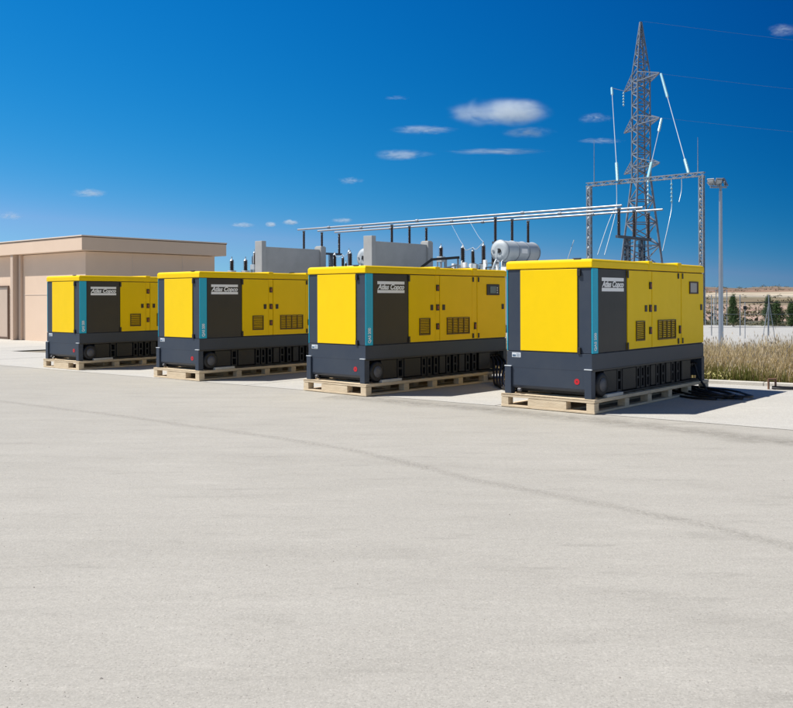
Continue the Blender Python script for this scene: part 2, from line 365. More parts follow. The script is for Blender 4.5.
def louvre(parent, x0,x1,z0,z1, cols):
    g=MB(); t=.018
    y0=-.026
    g.box(x0,x1,y0,-.008,z0-GZ,z0+t-GZ); g.box(x0,x1,y0,-.008,z1-t-GZ,z1-GZ)
    for k in range(cols+1):
        xx=x0+(x1-x0-t)*k/cols; g.box(xx,xx+t,y0-.001,-.007,z0+t-GZ,z1-t-GZ)
    n=9
    for k in range(n):
        zz=z0+t+(z1-z0-2*t)*(k+.5)/n-GZ; h=(z1-z0-2*t)/n*.20
        for c in range(cols):
            xa=x0+(x1-x0-t)*c/cols+t; xb=x0+(x1-x0-t)*(c+1)/cols
            g.add([(xa,-.024,zz-h),(xb,-.024,zz-h),(xb,-.011,zz+h),(xa,-.011,zz+h),(xa,-.020,zz-h-.006),(xb,-.020,zz-h-.006),(xb,-.007,zz+h-.006),(xa,-.007,zz+h-.006)],[(0,1,2,3),(7,6,5,4),(0,4,5,1),(3,2,6,7)])
    o=g.build('louvre_grille', M['louvrem'], parent)
    MB().box(x0+.006,x1-.006,-.0085,-.0035,z0+.006-GZ,z1-.006-GZ).build('louvre_backing',M['dark'],o)
    return o
M['louvrem']=mat('ochre_louvre',(.13,.085,.012),.5)
def make_generator(kind, label):
    g=empty('generator',(0,0,0),0,label,'generator','yellow generators standing in a row on pallets')
    # --- skid / base
    b=MB(); b.box(0,L_,0,W_,.5845-GZ,.822-GZ); base=b.build('base_skirt',M['slate'],g,.002)
    for yl in (-.008,W_+.001): MB().box(.002,L_-.002,yl,yl+.007,.575-GZ,.600-GZ).build('skirt_lip',M['slate2'],base,.002)
    # front and rear plates with the rolled lower edge
    for s in (0,1):
        prof=[(.001,.584),(.001,.33),(.012,.300),(.045,.280),(.11,.275),(.11,.584)]
        pm=MB(); n=len(prof)
        px=lambda q:(q if s==0 else L_-q)
        vv=[(px(x),y,z-GZ) for y in (.108,W_-.088) for x,z in prof]
        pm.add(vv,[tuple(range(n)),tuple(range(2*n-1,n-1,-1))]+[(i,(i+1)%n,n+(i+1)%n,n+i) for i in range(n)])
        pm.build('end_plate',M['slate'],g)
    core=MB().box(.14,L_-.14,.16,W_-.16,.235-GZ,.584-GZ).build('fuel_tank',M['dark'],g)
    for x0 in (-.026,L_-.090):
        for y0 in (-.004,W_-.085):
            lg=MB().box(x0,x0+.116,y0,y0+.109,.0+.2-GZ,.598-GZ).build('skid_foot',M['slate'],g,.006)
            MB().box(x0-.004,x0+.024,y0-.004,y0+.113,.600-GZ,.612-GZ).build('foot_cap',M['sticker'] if x0<0 else M['slate'],lg,.002)
    # lower side fittings, both long sides
    for side in (0,1):
        yy=(lambda a: a) if side==0 else (lambda a: W_-a)
        def bx(mbx,x0,x1,y0,y1,z0,z1):
            ya,yb=sorted((yy(y0),yy(y1))); mbx.box(x0,x1,ya,yb,z0-GZ,z1-GZ)
        for x0,x1 in ((.40,.80),(.99,1.42),(1.94,2.10),(2.50,2.66),(3.10,3.45)):
            p=MB(); bx(p,x0,x1,.03,.155,.245,.570); o=p.build('tank_panel',M['slate3'],g,.012)
        for x0 in (.82,1.45,1.60,1.78,2.13,2.33,2.70,2.90):
            p=MB(); w_=.145 if x0==.82 else .12
            for q in (x0,x0+w_-.03): bx(p,q,q+.03,.035,.155,.235,.570)
            for z in (.235,.385,.535): bx(p,x0+.03,x0+w_-.03,.04,.15,z,z+.035)
            p.build('lashing_bracket',M['dark'],g,.004)
            for za_ in (.30,.45):
                p=MB(); bx(p,x0+.042,x0+w_-.042,.12,.158,za_,za_+.05); p.build('bracket_eye',M['slate2'],g)
        bot=MB(); bx(bot,.14,L_-.14,.03,.158,.205,.232); bot.build('bottom_rail',M['dark'],g,.004)
        # wheel stowed at the front end of the lower bay
        Mw=Matrix.Translation((.265,yy(.02),.385-GZ))@Matrix.Rotation(R(90),4,'X')
        wr=MB(); wr.lathe([(.105,-.045),(.15,-.05),(.168,-.03),(.172,0),(.168,.03),(.15,.05),(.105,.045)],Mw,28); wh=wr.build('wheel',M['black'],g)
        hb=MB(); hb.lathe([(.03,-.056),(.095,-.052),(.1,-.0),(.095,.052),(.03,.056)],Mw,20); hb.build('rim',M['rimm'],wh)
    # rear cable sockets
    for k in range(4):
        sk=MB(); sk.lathe([(.035,0),(.035,.06),(.028,.075)],Matrix.Translation((3.56+k*.085,.155,.47-GZ))@Matrix.Rotation(R(90),4,'X'),12); sk.build('cable_socket',M['latch'],g)
    # --- canopy
    MB().box(.012,L_-.012,.012,W_-.012,.8235-GZ,2.0235-GZ).build('canopy_shell',M['slate'],g,.01)
    MB().box(-.004,.0105,.225,1.165,.838-GZ,2.012-GZ).build('front_door',M['yellow'],g,.006)
    for z in (1.96,.87):
        for y in (.2,): MB().box(-.018,.0115,y-.028,y+.020,z-.05-GZ,z+.04-GZ).build('hinge',M['latch'],g,.004)
    MB().box(L_-.0105,L_+.004,.225,1.165,.838-GZ,2.012-GZ).build('rear_panel',M['slate2'],g,.006)
    for side in (0,1):
        def sp(name,m,x0,x1,z0,z1,t=.010,bev=.006,inn=.0105,par=None):
            ya,yb=(-t,inn) if side==0 else (W_-inn,W_+t)
            return MB().box(x0,x1,ya,yb,z0-GZ,z1-GZ).build(name,m,par or g,bev)
        ts=sp('teal_strip',M['teal'],.006,.178,.828,2.018,.004)
        pn=sp('side_panel',M['slate2'],.186,1.052,.834,2.014,.002)
        d1=sp('door',M['yellow'],1.066,1.765,.842,2.010)
        p1=sp('door_post',M['yellow'],1.772,1.893,.842,2.012,.004)
        d2=sp('door',M['yellow'],1.900,2.832,.842,2.010)
        p2=sp('door_post',M['yellow'],2.839,2.990,.842,2.012,.004)
        d3=sp('door',M['yellow'],2.997,3.905,.842,2.010)
        if side==0:
            # writing between two white bars
            for zl in (1.842,1.696): MB().box(.285,.955,-.0045,.0,zl-GZ,zl+.05-GZ).build('logo_bar',M['white'],pn)
            text_mesh('logo_lettering','Atlas Copco',.118,M['white'],pn,Matrix.Translation((.618,-.004,1.795-GZ))@Matrix.Rotation(R(90),4,'X'),.30,.0042,1.08)
            text_mesh('strip_lettering','QAS 200',.085,M['white'],ts,Matrix.Translation((.094,-.006,.99-GZ))@Matrix.Rotation(R(90),4,'X')@Matrix.Rotation(R(90),4,'Z'),0,.002,.8)
            for d,x in ((d1,1.668),(d2,1.998),(d3,3.80)):
                MB().box(x-.036,x+.036,-.022,-.0105,1.39-GZ,1.49-GZ).build('latch',M['latch'],d,.008)
            for z in (1.79,1.44,1.10):
                h=MB().box(1.795,1.868,-.024,-.0045,z-.055-GZ,z+.055-GZ).build('hinge',M['latch'],p1,.006)
                MB().box(1.812,1.85,-.028,-.0245,z-.03-GZ,z+.03-GZ).build('hinge_cap',M['orange'],h,.003)
            h=MB().box(2.895,2.955,-.024,-.0045,1.02-GZ,1.15-GZ).build('hinge',M['latch'],p2,.006)
            MB().box(2.908,2.942,-.028,-.0245,1.05-GZ,1.12-GZ).build('hinge_cap',M['orange'],h,.003)
            for x in (2.865,3.03):
                for z in (1.955,.90): MB().box(x-.02,x+.02,-.022,-.0105,z-.045-GZ,z+.045-GZ).build('door_stop',M['latch'],p2 if x<3 else d3,.004)
            for z in (1.945,.885): MB().box(1.045,1.085,-.024,-.0105,z-.05-GZ,z+.06-GZ).build('door_stop',M['latch'],d1,.004)
            louvre(d1,1.33,1.62,.955,1.255,3 if kind=='far' else 1); louvre(d2,2.085,2.745,.945,1.255,4)
            if kind=='window':
                fr=MB(); x0,x1,z0,z1=3.30,3.66,1.665,1.87
                fr.box(x0,x1,-.026,-.0105,z0-GZ,z0+.022-GZ); fr.box(x0,x1,-.026,-.0105,z1-.022-GZ,z1-GZ); fr.box(x0,x0+.03,-.026,-.0105,z0+.022-GZ,z1-.022-GZ); fr.box(x1-.03,x1,-.026,-.0105,z0+.022-GZ,z1-.022-GZ)
                fo=fr.build('window_frame',M['frame_brown'],d3,.003); MB().box(x0+.03,x1-.03,-.014,-.0106,z0+.022-GZ,z1-.022-GZ).build('window_pane',M['greywin'],fo)
            else:
                fo=MB().box(3.28,3.68,-.03,-.0105,1.66-GZ,1.87-GZ).build('display_frame',M['latch'],d3,.014)
                s1=MB().box(3.37,3.56,-.034,-.0305,1.70-GZ,1.83-GZ).build('screen',M['screen'],fo)
                for k in range(3): MB().box(3.585,3.615,-.034,-.0305,1.70+.045*k-GZ,1.725+.045*k-GZ).build('button',M['sticker'],fo)
    # --- roof cap with rounded edge and raised cross ribs
    prof=[(.0,2.0245),(.0,2.108),(.006,2.128),(.022,2.144),(.05,2.15)]
    rf=MB(); rings=[]
    for k,(i,z) in enumerate(prof):
        rings.append([(-.008+i,-.012+i),( L_+.008-i,-.012+i),(L_+.008-i,W_+.012-i),(-.008+i,W_+.012-i)])
    vv=[(x,y,prof[k][1]-GZ) for k,rg in enumerate(rings) for x,y in rg]; ff=[(0,3,2,1)]
    for k in range(len(prof)-1):
        for j in range(4): ff.append((k*4+j,k*4+(j+1)%4,(k+1)*4+(j+1)%4,(k+1)*4+j))
    # gently crowned lid
    n0=len(vv)-4; vv.append((L_/2,W_/2,2.162-GZ)); 
    for j in range(4): ff.append((n0+j,n0+(j+1)%4,len(vv)-1))
    rf.add(vv,ff); rfo=rf.build('roof',M['yellow'],g,.012,3)
    for x0,x1 in ((1.77,1.90),(2.84,2.985)):
        rb=MB(); rb.box(x0,x1,-.021,W_+.021,2.03-GZ,2.168-GZ); rb.build('roof_rib',M['yellow'],rfo,.014,3)
    MB().box(.0,.04,.18,.30,2.152-GZ,2.164-GZ).build('lifting_plate',M['latch'],rfo,.004)
    ex=MB(); ex.tube([(L_*.8,W_*.55,2.15-GZ),(L_*.8,W_*.55,2.20-GZ)],.06,16); ex.build('exhaust_cap',M['dark'],rfo)
    # --- stickers on the front
    st=MB().box(-.0235+.0425,.0195,.0,.0,0,0) if False else None
    s_=MB().box(-.0035,-.0005,1.16,1.31,.735-GZ,.805-GZ).build('sticker',M['sticker'],g)
    t_=MB(); t_.box(-.0055,-.0038,1.245,1.30,.745-GZ,.775-GZ)
    for k in range(3): t_.box(-.0055,-.0038,1.175,1.235,.746+k*.018-GZ,.752+k*.018-GZ)
    t_.build('sticker_print',M['ink'],s_)
    d_=MB(); Mr=Matrix.Translation((.0005,.235,.43-GZ))@Matrix.Rotation(R(-90),4,'Y'); d_.lathe([(.042,0),(.042,.003)],Mr,20)
    rd=d_.build('red_disc',M['red'],g); 
    arrow=MB(); arrow.lathe([(.010,0.003),(.010,.0042)],Mr,12); arrow.build('disc_centre',M['slate2'],rd)
    # roller at the lower front corner
    ro=MB(); ro.tube([(-.005,W_-.20,.262-GZ),(-.005,W_-.25,.262-GZ)],.026,12); ro.build('tow_pin',M['rimm'],g)
    return g
def make_pallet(label):
    p=empty('pallet',(0,0,0),0,label,'pallet','wooden pallets under the generators')
    x0,x1,y0,y1=-.06,L_+.05,-.07,W_+.07
    for i in range(14):
        a=x0+(x1-x0-.15)*i/13
        MB().box(a,a+.15,y0+.013,y1-.013,.172,.198).build('deck_board',M['wood'],p,.003)
    bys=((y0+.012,y0+.12),(.38,1.0),(y1-.12,y1-.012))
    for ya,yb in bys: MB().box(x0+.012,x1-.012,ya,yb,.146,.170).build('stringer',M['wood'],p,.003)
    for ya in (y0,y1-.011): MB().box(x0,x1,ya,ya+.011,.156,.1985).build('edge_board',M['wood'],p,.002)
    for xa in (x0,x1-.011): MB().box(xa,xa+.011,y0+.012,y1-.012,.150,.1985).build('edge_board',M['wood'],p,.002)
    for ya,yb in bys:
        for xb in (x0+.003,.87,1.62,2.36,3.12,x1-.133):
            MB().box(xb,xb+.13,ya-.007,yb+.007,.034,.144).build('block',M['wood'],p,.003)
    for ya,yb in bys: MB().box(x0+.142,x1-.142,ya-.010,yb+.010,.004,.034).build('bottom_board',M['wood'],p,.003)
    for xa in (x0,x1-.14): MB().box(xa,xa+.14,y0,y1,.004,.034).build('bottom_board',M['wood'],p,.003)
    return p
GEN=[((2.7084,12.5243),49.4),((-.5053,14.8884),47.29),((-3.8487,17.7139),48.95),((-7.1938,20.5659),50.49)]
gl=['yellow and slate generator nearest the grass, with a small grey window in its rear door',
    'yellow and slate generator between two others, with a black control display on its rear door',
    'third yellow and slate generator from the grass, its rear end hidden behind its neighbour',
    'smallest looking yellow and slate generator, in front of the beige building']
pl=['wooden pallet under the generator nearest the dry grass','wooden pallet under the generator with the black control display',
    'wooden pallet under the third generator from the dry grass','wooden pallet under the generator in front of the beige building']
g1=make_generator('window',gl[0]); g2=make_generator('display',gl[1]); g3=copy_tree(g2); g4=copy_tree(g2); g3['label']=gl[2]; g4['label']=gl[3]
p1=make_pallet(pl[0]); pal=[p1]+[copy_tree(p1) for _ in range(3)]
for g,p,((x,y),yaw),l in zip((g1,g2,g3,g4),pal,GEN,pl):
    g.location=(x,y,GZ+.004); g.rotation_euler=(0,0,R(yaw)); p.location=(x,y,.004); p.rotation_euler=(0,0,R(yaw)); p['label']=l
def G2W(i,v):
    (x,y),yaw=GEN[i]; return Matrix.Translation((x,y,.004))@Matrix.Rotation(R(yaw),4,'Z')@Vector(v)
for i,l in enumerate(('pale offcut board lying on the edge of the pallet nearest the grass','pale offcut board lying on the pallet of the generator with the control display','pale offcut board lying on the pallet of the third generator from the grass','pale offcut board lying on the pallet of the generator before the building')):
    x0,y0=.33,-.064
    o=MB().box(0,.50,0,.075,0,.045).build('board',M['wood2'],None,.004)
    o.location=G2W(i,(x0,y0,.1995)); o.rotation_euler=(0,0,R(GEN[i][1]+1)); tag(o,l,'board','pale boards lying on the pallets')

# cables
def spline(cp, n=14):
    cp=[Vector(c) for c in cp]; out=[]
    P=[cp[0]]+cp+[cp[-1]]
    for i in range(1,len(P)-2):
        for k in range(n):
            t=k/n; a,b,c,d=P[i-1],P[i],P[i+1],P[i+2]
            out.append(.5*((2*b)+(c-a)*t+(2*a-5*b+4*c-d)*t*t+(-a+3*b-3*c+d)*t**3))
    out.append(cp[-1]); return out
ct=empty('cable_coil',tuple(gnd(714,396)),0,'black cable coiled on the ground in the shade behind the generator nearest the grass','cable')
rnd=random.Random(3); base=gnd(714,396)
for k in range(5):
    cx=-.42+.15*k; cy=.22-.03*k; cp=[]
    for j in range(13):
        a_=j/12*2*PI*1.0; cp.append((cx+(.27-.02*(k%2))*math.cos(a_)-.12*math.sin(a_)+.02*rnd.uniform(-1,1), cy+(.92-.05*k)*math.sin(a_)+.02*rnd.uniform(-1,1), .028+.022*(k%3)+.008*math.sin(3*a_)))
    MB().tube(spline(cp,5),.019,8).build('cable_loop',M['black'],ct)
s=G2W(0,(3.7,.06,.47))-base
MB().tube(spline([s,s+Vector((.03,-.08,-.2)),s+Vector((.1,-.25,-.42)),Vector((-.35,.3,.03)),Vector((-.1,-.2,.04))]),.019,8).build('cable_lead',M['black'],ct)
for i,lab in ((1,'bundle of black cables hanging from the rear of the generator with the control display'),):
    b0=G2W(i,(3.5,-.1,0)); ct=empty('cable_bundle',tuple(b0),0,lab,'cable')
    for k in range(4):
        s=G2W(i,(3.56+k*.085,.07,.47))-b0; e=gnd(496+k*3.4,387+k*1.6)-b0
        q=s+Vector((.02+.02*k,-.13-.03*k,-.12)); m1=s.lerp(e,.45); m1.z=.20-.02*k
        MB().tube(spline([s,q,m1,Vector((e.x,e.y,.03)),Vector((e.x+.30,e.y-.05,.03)),Vector((e.x+.75,e.y+.35+.1*k,.03))]),.021,8).build('cable_lead',M['black'],ct)
# short rusty pipe stub with a cable end by the kerb
q=gnd(772,389.5); pt=empty('pipe_stub',tuple(q),0,'short rusty pipe stub standing at the kerb with a loop of black cable','pipe')
mb=MB(); mb.tube([(-.06,0,0),(-.06,0,.19)],.018,10); mb.tube([(.07,.02,0),(.07,.02,.19)],.018,10); mb.tube([(-.06,0,.18),(.07,.02,.18)],.018,10); mb.build('pipe',mat('rusty_steel',(.24,.13,.08),.8,var=.3,vscale=12),pt)
MB().tube(spline([(-.02,-.05,.03),(.1,-.16,.03),(.35,-.18,.03),(.5,-.02,.03),(.3,.05,.03),(.0,-.02,.05)],8),.018,8).build('cable_loop',M['black'],pt)

# ================================================================ DRY GRASS
mb=MB(); rnd=random.Random(11); gv=[];gf=[];gc=[]
for i in range(11000):
    t=rnd.uniform(-3.5,11) if i%7 else rnd.uniform(-11,-3.5); u=.25+(rnd.random()**1.25)*4.6
    P=K1+KDIR*t+LD*u
    big=noise.noise(Vector((P.x*.6,P.y*.6,0))); big2=noise.noise(Vector((P.x*2.3,P.y*2.3,3))); hgt=(.46+.30*big+.22*big2)*(.7+.6*min(1,u/1.6))
    green=noise.noise(Vector((P.x*1.1,P.y*1.1,5)))+ (.28 if u<.9 else -.05)
    for b_ in range(10):
        x=P.x+rnd.gauss(0,.07); y=P.y+rnd.gauss(0,.07); h=hgt*rnd.uniform(.45,1.12); an=rnd.uniform(0,2*PI); ln=rnd.uniform(.05,.65)*h
        wd=rnd.uniform(.003,.0075); dx,dy=math.cos(an),math.sin(an); nx,ny=-dy*wd,dx*wd; n=len(gv)
        gv+= [(x-nx,y-ny,-.01),(x+nx,y+ny,-.01),(x+dx*ln*.35+nx*.8,y+dy*ln*.35+ny*.8,h*.55),(x+dx*ln*.35-nx*.8,y+dy*ln*.35-ny*.8,h*.55),(x+dx*ln,y+dy*ln,h)]
        gf+= [(n,n+1,n+2,n+3),(n+3,n+2,n+4)]
        r=rnd.random()
        if green+rnd.gauss(0,.15)>.26 and h<.45: c=(.14+.06*r,.16+.04*r,.045,1)
        elif r<.28: c=(.33,.25,.12,1)
        elif r<.8: c=(.56,.45,.24,1)
        else: c=(.70,.60,.38,1)
        gc+=[c]*5
        if r>.72:            # seed head
            n=len(gv); px_,py_=x+dx*ln,y+dy*ln; hw=wd*1.5; hl=.06
            gv+=[(px_-nx/wd*hw,py_-ny/wd*hw,h-hl*.4),(px_,py_,h-hl),(px_+nx/wd*hw,py_+ny/wd*hw,h-hl*.4),(px_+dx*.01,py_+dy*.01,h+.02)]
            gf+=[(n,n+1,n+2,n+3)]; gc+=[(.60,.50,.35,1)]*4
me=bpy.data.meshes.new('dry_grass'); me.from_pydata(gv,[],gf); me.update(); ca=me.color_attributes.new('blade','FLOAT_COLOR','POINT')
ca.data.foreach_set('color',[q for c in gc for q in c])
m=mat('grass_blade',(.4,.35,.2),.85,spec=.15); n=m.node_tree; A=n.nodes.new('ShaderNodeAttribute'); A.attribute_name='blade'
pb=n.nodes['Principled BSDF']; n.links.new(A.outputs['Color'],pb.inputs['Base Color'])
tr=n.nodes.new('ShaderNodeBsdfTranslucent'); n.links.new(A.outputs['Color'],tr.inputs['Color']); ms=n.nodes.new('ShaderNodeMixShader'); ms.inputs[0].default_value=.35
n.links.new(pb.outputs[0],ms.inputs[1]); n.links.new(tr.outputs[0],ms.inputs[2]); n.links.new(ms.outputs[0],n.nodes['Material Output'].inputs['Surface'])
me.materials.append(m); o=bpy.data.objects.new('dry_grass',me); COL.objects.link(o); tag(o,'tall dry straw coloured grass growing behind the kerb','grass',kind='stuff')
# yellow flowers
mb=MB()
for i in range(130):
    t=rnd.gauss(.12,.13); P=K1+KDIR*t+LD*rnd.uniform(.2,.45); z=rnd.uniform(.06,.22); s=rnd.uniform(.008,.018)
    vs=[(P.x+s*math.cos(a_*PI/3),P.y+s*math.sin(a_*PI/3)*.6,z+s*math.sin(a_*PI/3)*.7) for a_ in range(6)]; mb.add(vs,[(0,1,2,3,4,5)])
tag(mb.build('flowers',mat('yellow_petal',(.66,.60,.24),.8)),'low pale yellow flowers at the foot of the dry grass by the kerb','flowers',kind='stuff')

# ================================================================ BEIGE BUILDING
BY=32.2; C=at(82,298,BY); C.z=0; BP=R(49.3)
bd=empty('industrial_building',tuple(C),BP,'low beige flat roofed building with a deep fascia behind the generators','building')
ld=Vector((math.cos(BP),math.sin(BP),0)); wd=Vector((-math.sin(BP),math.cos(BP),0))
RL=(along(C,ld,226.5)-C).length; WL=26; H=at(82,234.8,BY).z; ov=.34; fz=H-.54
# local: x along right side, y along left side
wl=MB(); wl.box(ov,RL-ov,ov,WL-ov,-.1,fz-.02); wall=wl.build('wall',M['bwall'],bd)
ro=MB(); ro.box(0,RL,0,WL,fz,H-.045); rof=ro.build('roof',M['bwall'],bd,.01)
dk=MB(); dk.box(-.012,RL+.012,-.012,WL+.012,H-.075,H-.0455); dk.build('flashing',M['brownline'],rof)
cp=MB(); cp.box(-.025,RL+.025,-.025,WL+.025,H-.044,H); cp.build('coping',M['btrim'],rof,.006)
mb=MB(); mb.box(ov-.012,ov,ov+.001,WL-ov,1.78,1.80)
mb.build('wall_joint',M['btrim'],wall)
def wl_y(px): 
    q=along(C+ld*ov,wd,px); return (q-C).dot(wd)
yp=wl_y(19); mb=MB(); mb.box(ov-.30,ov-.001,yp-.10,yp+.11,0,fz-.002); mb.build('pilaster',M['pipe'],bd,.01)
mb=MB(); mb.box(ov-.12,ov-.001,yp-.34,yp-.19,0,fz-.002); mb.build('downpipe',M['pipe'],bd,.02)
mb=MB(); yd=wl_y(9.2); mb.box(ov-.02,ov-.001,yd+.06,yd+3.6,.09,2.1); dr=mb.build('door',M['doorm'],bd,.006)
mb=MB(); mb.box(ov-.06,ov-.001,yd-.02,yd+.055,0,2.16); mb.box(ov-.06,ov-.001,yd+.056,yd+3.6,2.105,2.16); mb.box(ov-.06,ov-.001,yd+.056,yd+3.6,0,.085); mb.build('door_frame',M['brownline'],dr)
for q_ in (.35,.7): MB().box(RL*q_,RL*q_+.02,ov-.012,ov,0,fz-.03).build('wall_joint',M['btrim'],wall)

# ================================================================ SUBSTATION
def shed_profile(L, r, n, core=.55):
    pr=[(r*core*1.25,0),(r*core*1.25,L*.03)]
    for k in range(n):
        z=L*(.04+.90*k/n); dz=L*.90/n
        pr+=[(r*core,z),(r*core,z+dz*.35),(r,z+dz*.5),(r*.97,z+dz*.6),(r*core,z+dz*.75)]
    pr+=[(r*core,L*.96),(r*core*1.2,L*.965),(r*core*1.2,L)]
    return pr
# blast walls
def blast_wall(px0,px1,Y,ztop,zwall,label):
    P=at(px0,298,Y); P.z=0; E=along(P,LD,px1); ln=(E-P).length
    g=empty('blast_wall',tuple(P),PSI,label,'concrete wall','grey concrete blast walls of the substation')
    MB().box(.3,ln-.45,.13,.43,-.1,zwall).build('wall_slab',M['concrete_wall'],g,.01)
    MB().box(0,.30,0,.56,-.1,ztop).build('pier',M['concrete_wall'],g,.015)
    MB().box(ln-.45,ln-.05,.02,.54,-.1,zwall+.15).build('pier',M['concrete_wall'],g,.015)
    MB().box(ln-.40,ln-.10,.06,.50,zwall+.152,zwall+.20).build('pier_cap',M['kerb'],g,.01)
    jj=MB(); jj.box(.3,ln-.45,.118,.129,zwall*.62,zwall*.62+.03); jj.build('board_joint',M['dark'] if False else M['concrete_wall'],g)
    return g
za=at(267,240.7,48).z; zw=at(273,246.8,48.5).z
blast_wall(262,327,48,za,zw,'grey concrete blast wall nearer the beige building')
zb=at(377,235.4,44).z; zv=at(384,241.2,44.5).z
blast_wall(372,434,44,zb,zv,'grey concrete blast wall beside the cylindrical oil tank')

# busbars on rows of post insulators
D0=70*1078.0
def bp(px, py): 
    Y=D0/(px+774); return at(px,py,Y)
A0=bp(304,230.3); ZB=A0.z-.02
A0.z=0
dirW=-WD
def onA(px): return along(A0,dirW,px)
def rowpt(base, k): return base+LD*(k*1.95)
bars=[(298,622,0),(318,643,1),(335,663,2)]
bn=['highest of the three white busbar tubes, ending first on the right','middle of the three long white busbar tubes','lowest of the three white busbar tubes, reaching farthest right']
for (pa,pb_,k),lab in zip(bars,bn):
    Bk=A0+LD*(k*1.95); P=along(Bk,dirW,pa); Q=along(Bk,dirW,pb_); P.z=Q.z=ZB+.10
    o=empty('busbar',tuple(P),0,lab,'busbar','long aluminium busbar tubes')
    MB().tube([(0,0,0),(Q-P)],.066,14).build('tube',M['alu'],o)
    mb=MB()
    ln=(Q-P).length; d=(Q-P).normalized(); t=3.4+1.3*k
    while t<ln-1:
        MB().tube([d*t-d*.11,d*t+d*.11],.105,12).build('clamp',M['grey'],o); t+=8.6
cols=[304,392,495.5,619]
labs=[['beside the left blast wall','above the long grey wall','above the oil tank','in front of the pylon']]
where=['behind the left blast wall','behind the right blast wall','behind the oil tank','before the pylon']
for i,px in enumerate(cols):
    Pa=onA(px)
    st=empty('busbar_support',tuple(Pa),PSI,'steel support frame carrying three insulators '+where[i],'steel frame','busbar support frames')
    zt=ZB-1.62
    MB().box(-.25,4.15,-.09,.09,zt-.16,zt).build('crossbeam',M['darksteel'],st,.005)
    for x in (1.05,3.0):
        mb=MB()
        for a_,b_ in ((-.13,-.13),(.13,-.13),(.13,.13),(-.13,.13)): mb.bar((x+a_,b_,0),(x+a_,b_,zt-.162),.05)
        z=.3; s=1
        while z<zt-.7:
            for b_ in (-.13,.13): mb.bar((x-.13*s,b_,z),(x+.13*s,b_,z+.4),.03)
            for b_ in (-.13,.13): mb.bar((x+b_,-.13*s,z),(x+b_,.13*s,z+.4),.03)
            z+=.4; s=-s
        mb.box(x-.09,x+.09,-.09,.09,0,zt-.163); mb.build('column',M['darksteel'],st)
    for k in range(3):
        Q=rowpt(Pa,k); nm=('first','second','third')[k]
        o=empty('post_insulator',(Q.x,Q.y,zt),0,'dark ribbed insulator, %s from the left %s'%(nm,where[i]),'insulator','dark post insulators under the busbars')
        MB().lathe(shed_profile(1.5,.125,15,.62),None,12).build('porcelain_stack',M['porcelain'],o)
        MB().box(-.10,.10,-.10,.10,1.502,1.60).build('saddle',M['grey'],o,.01)

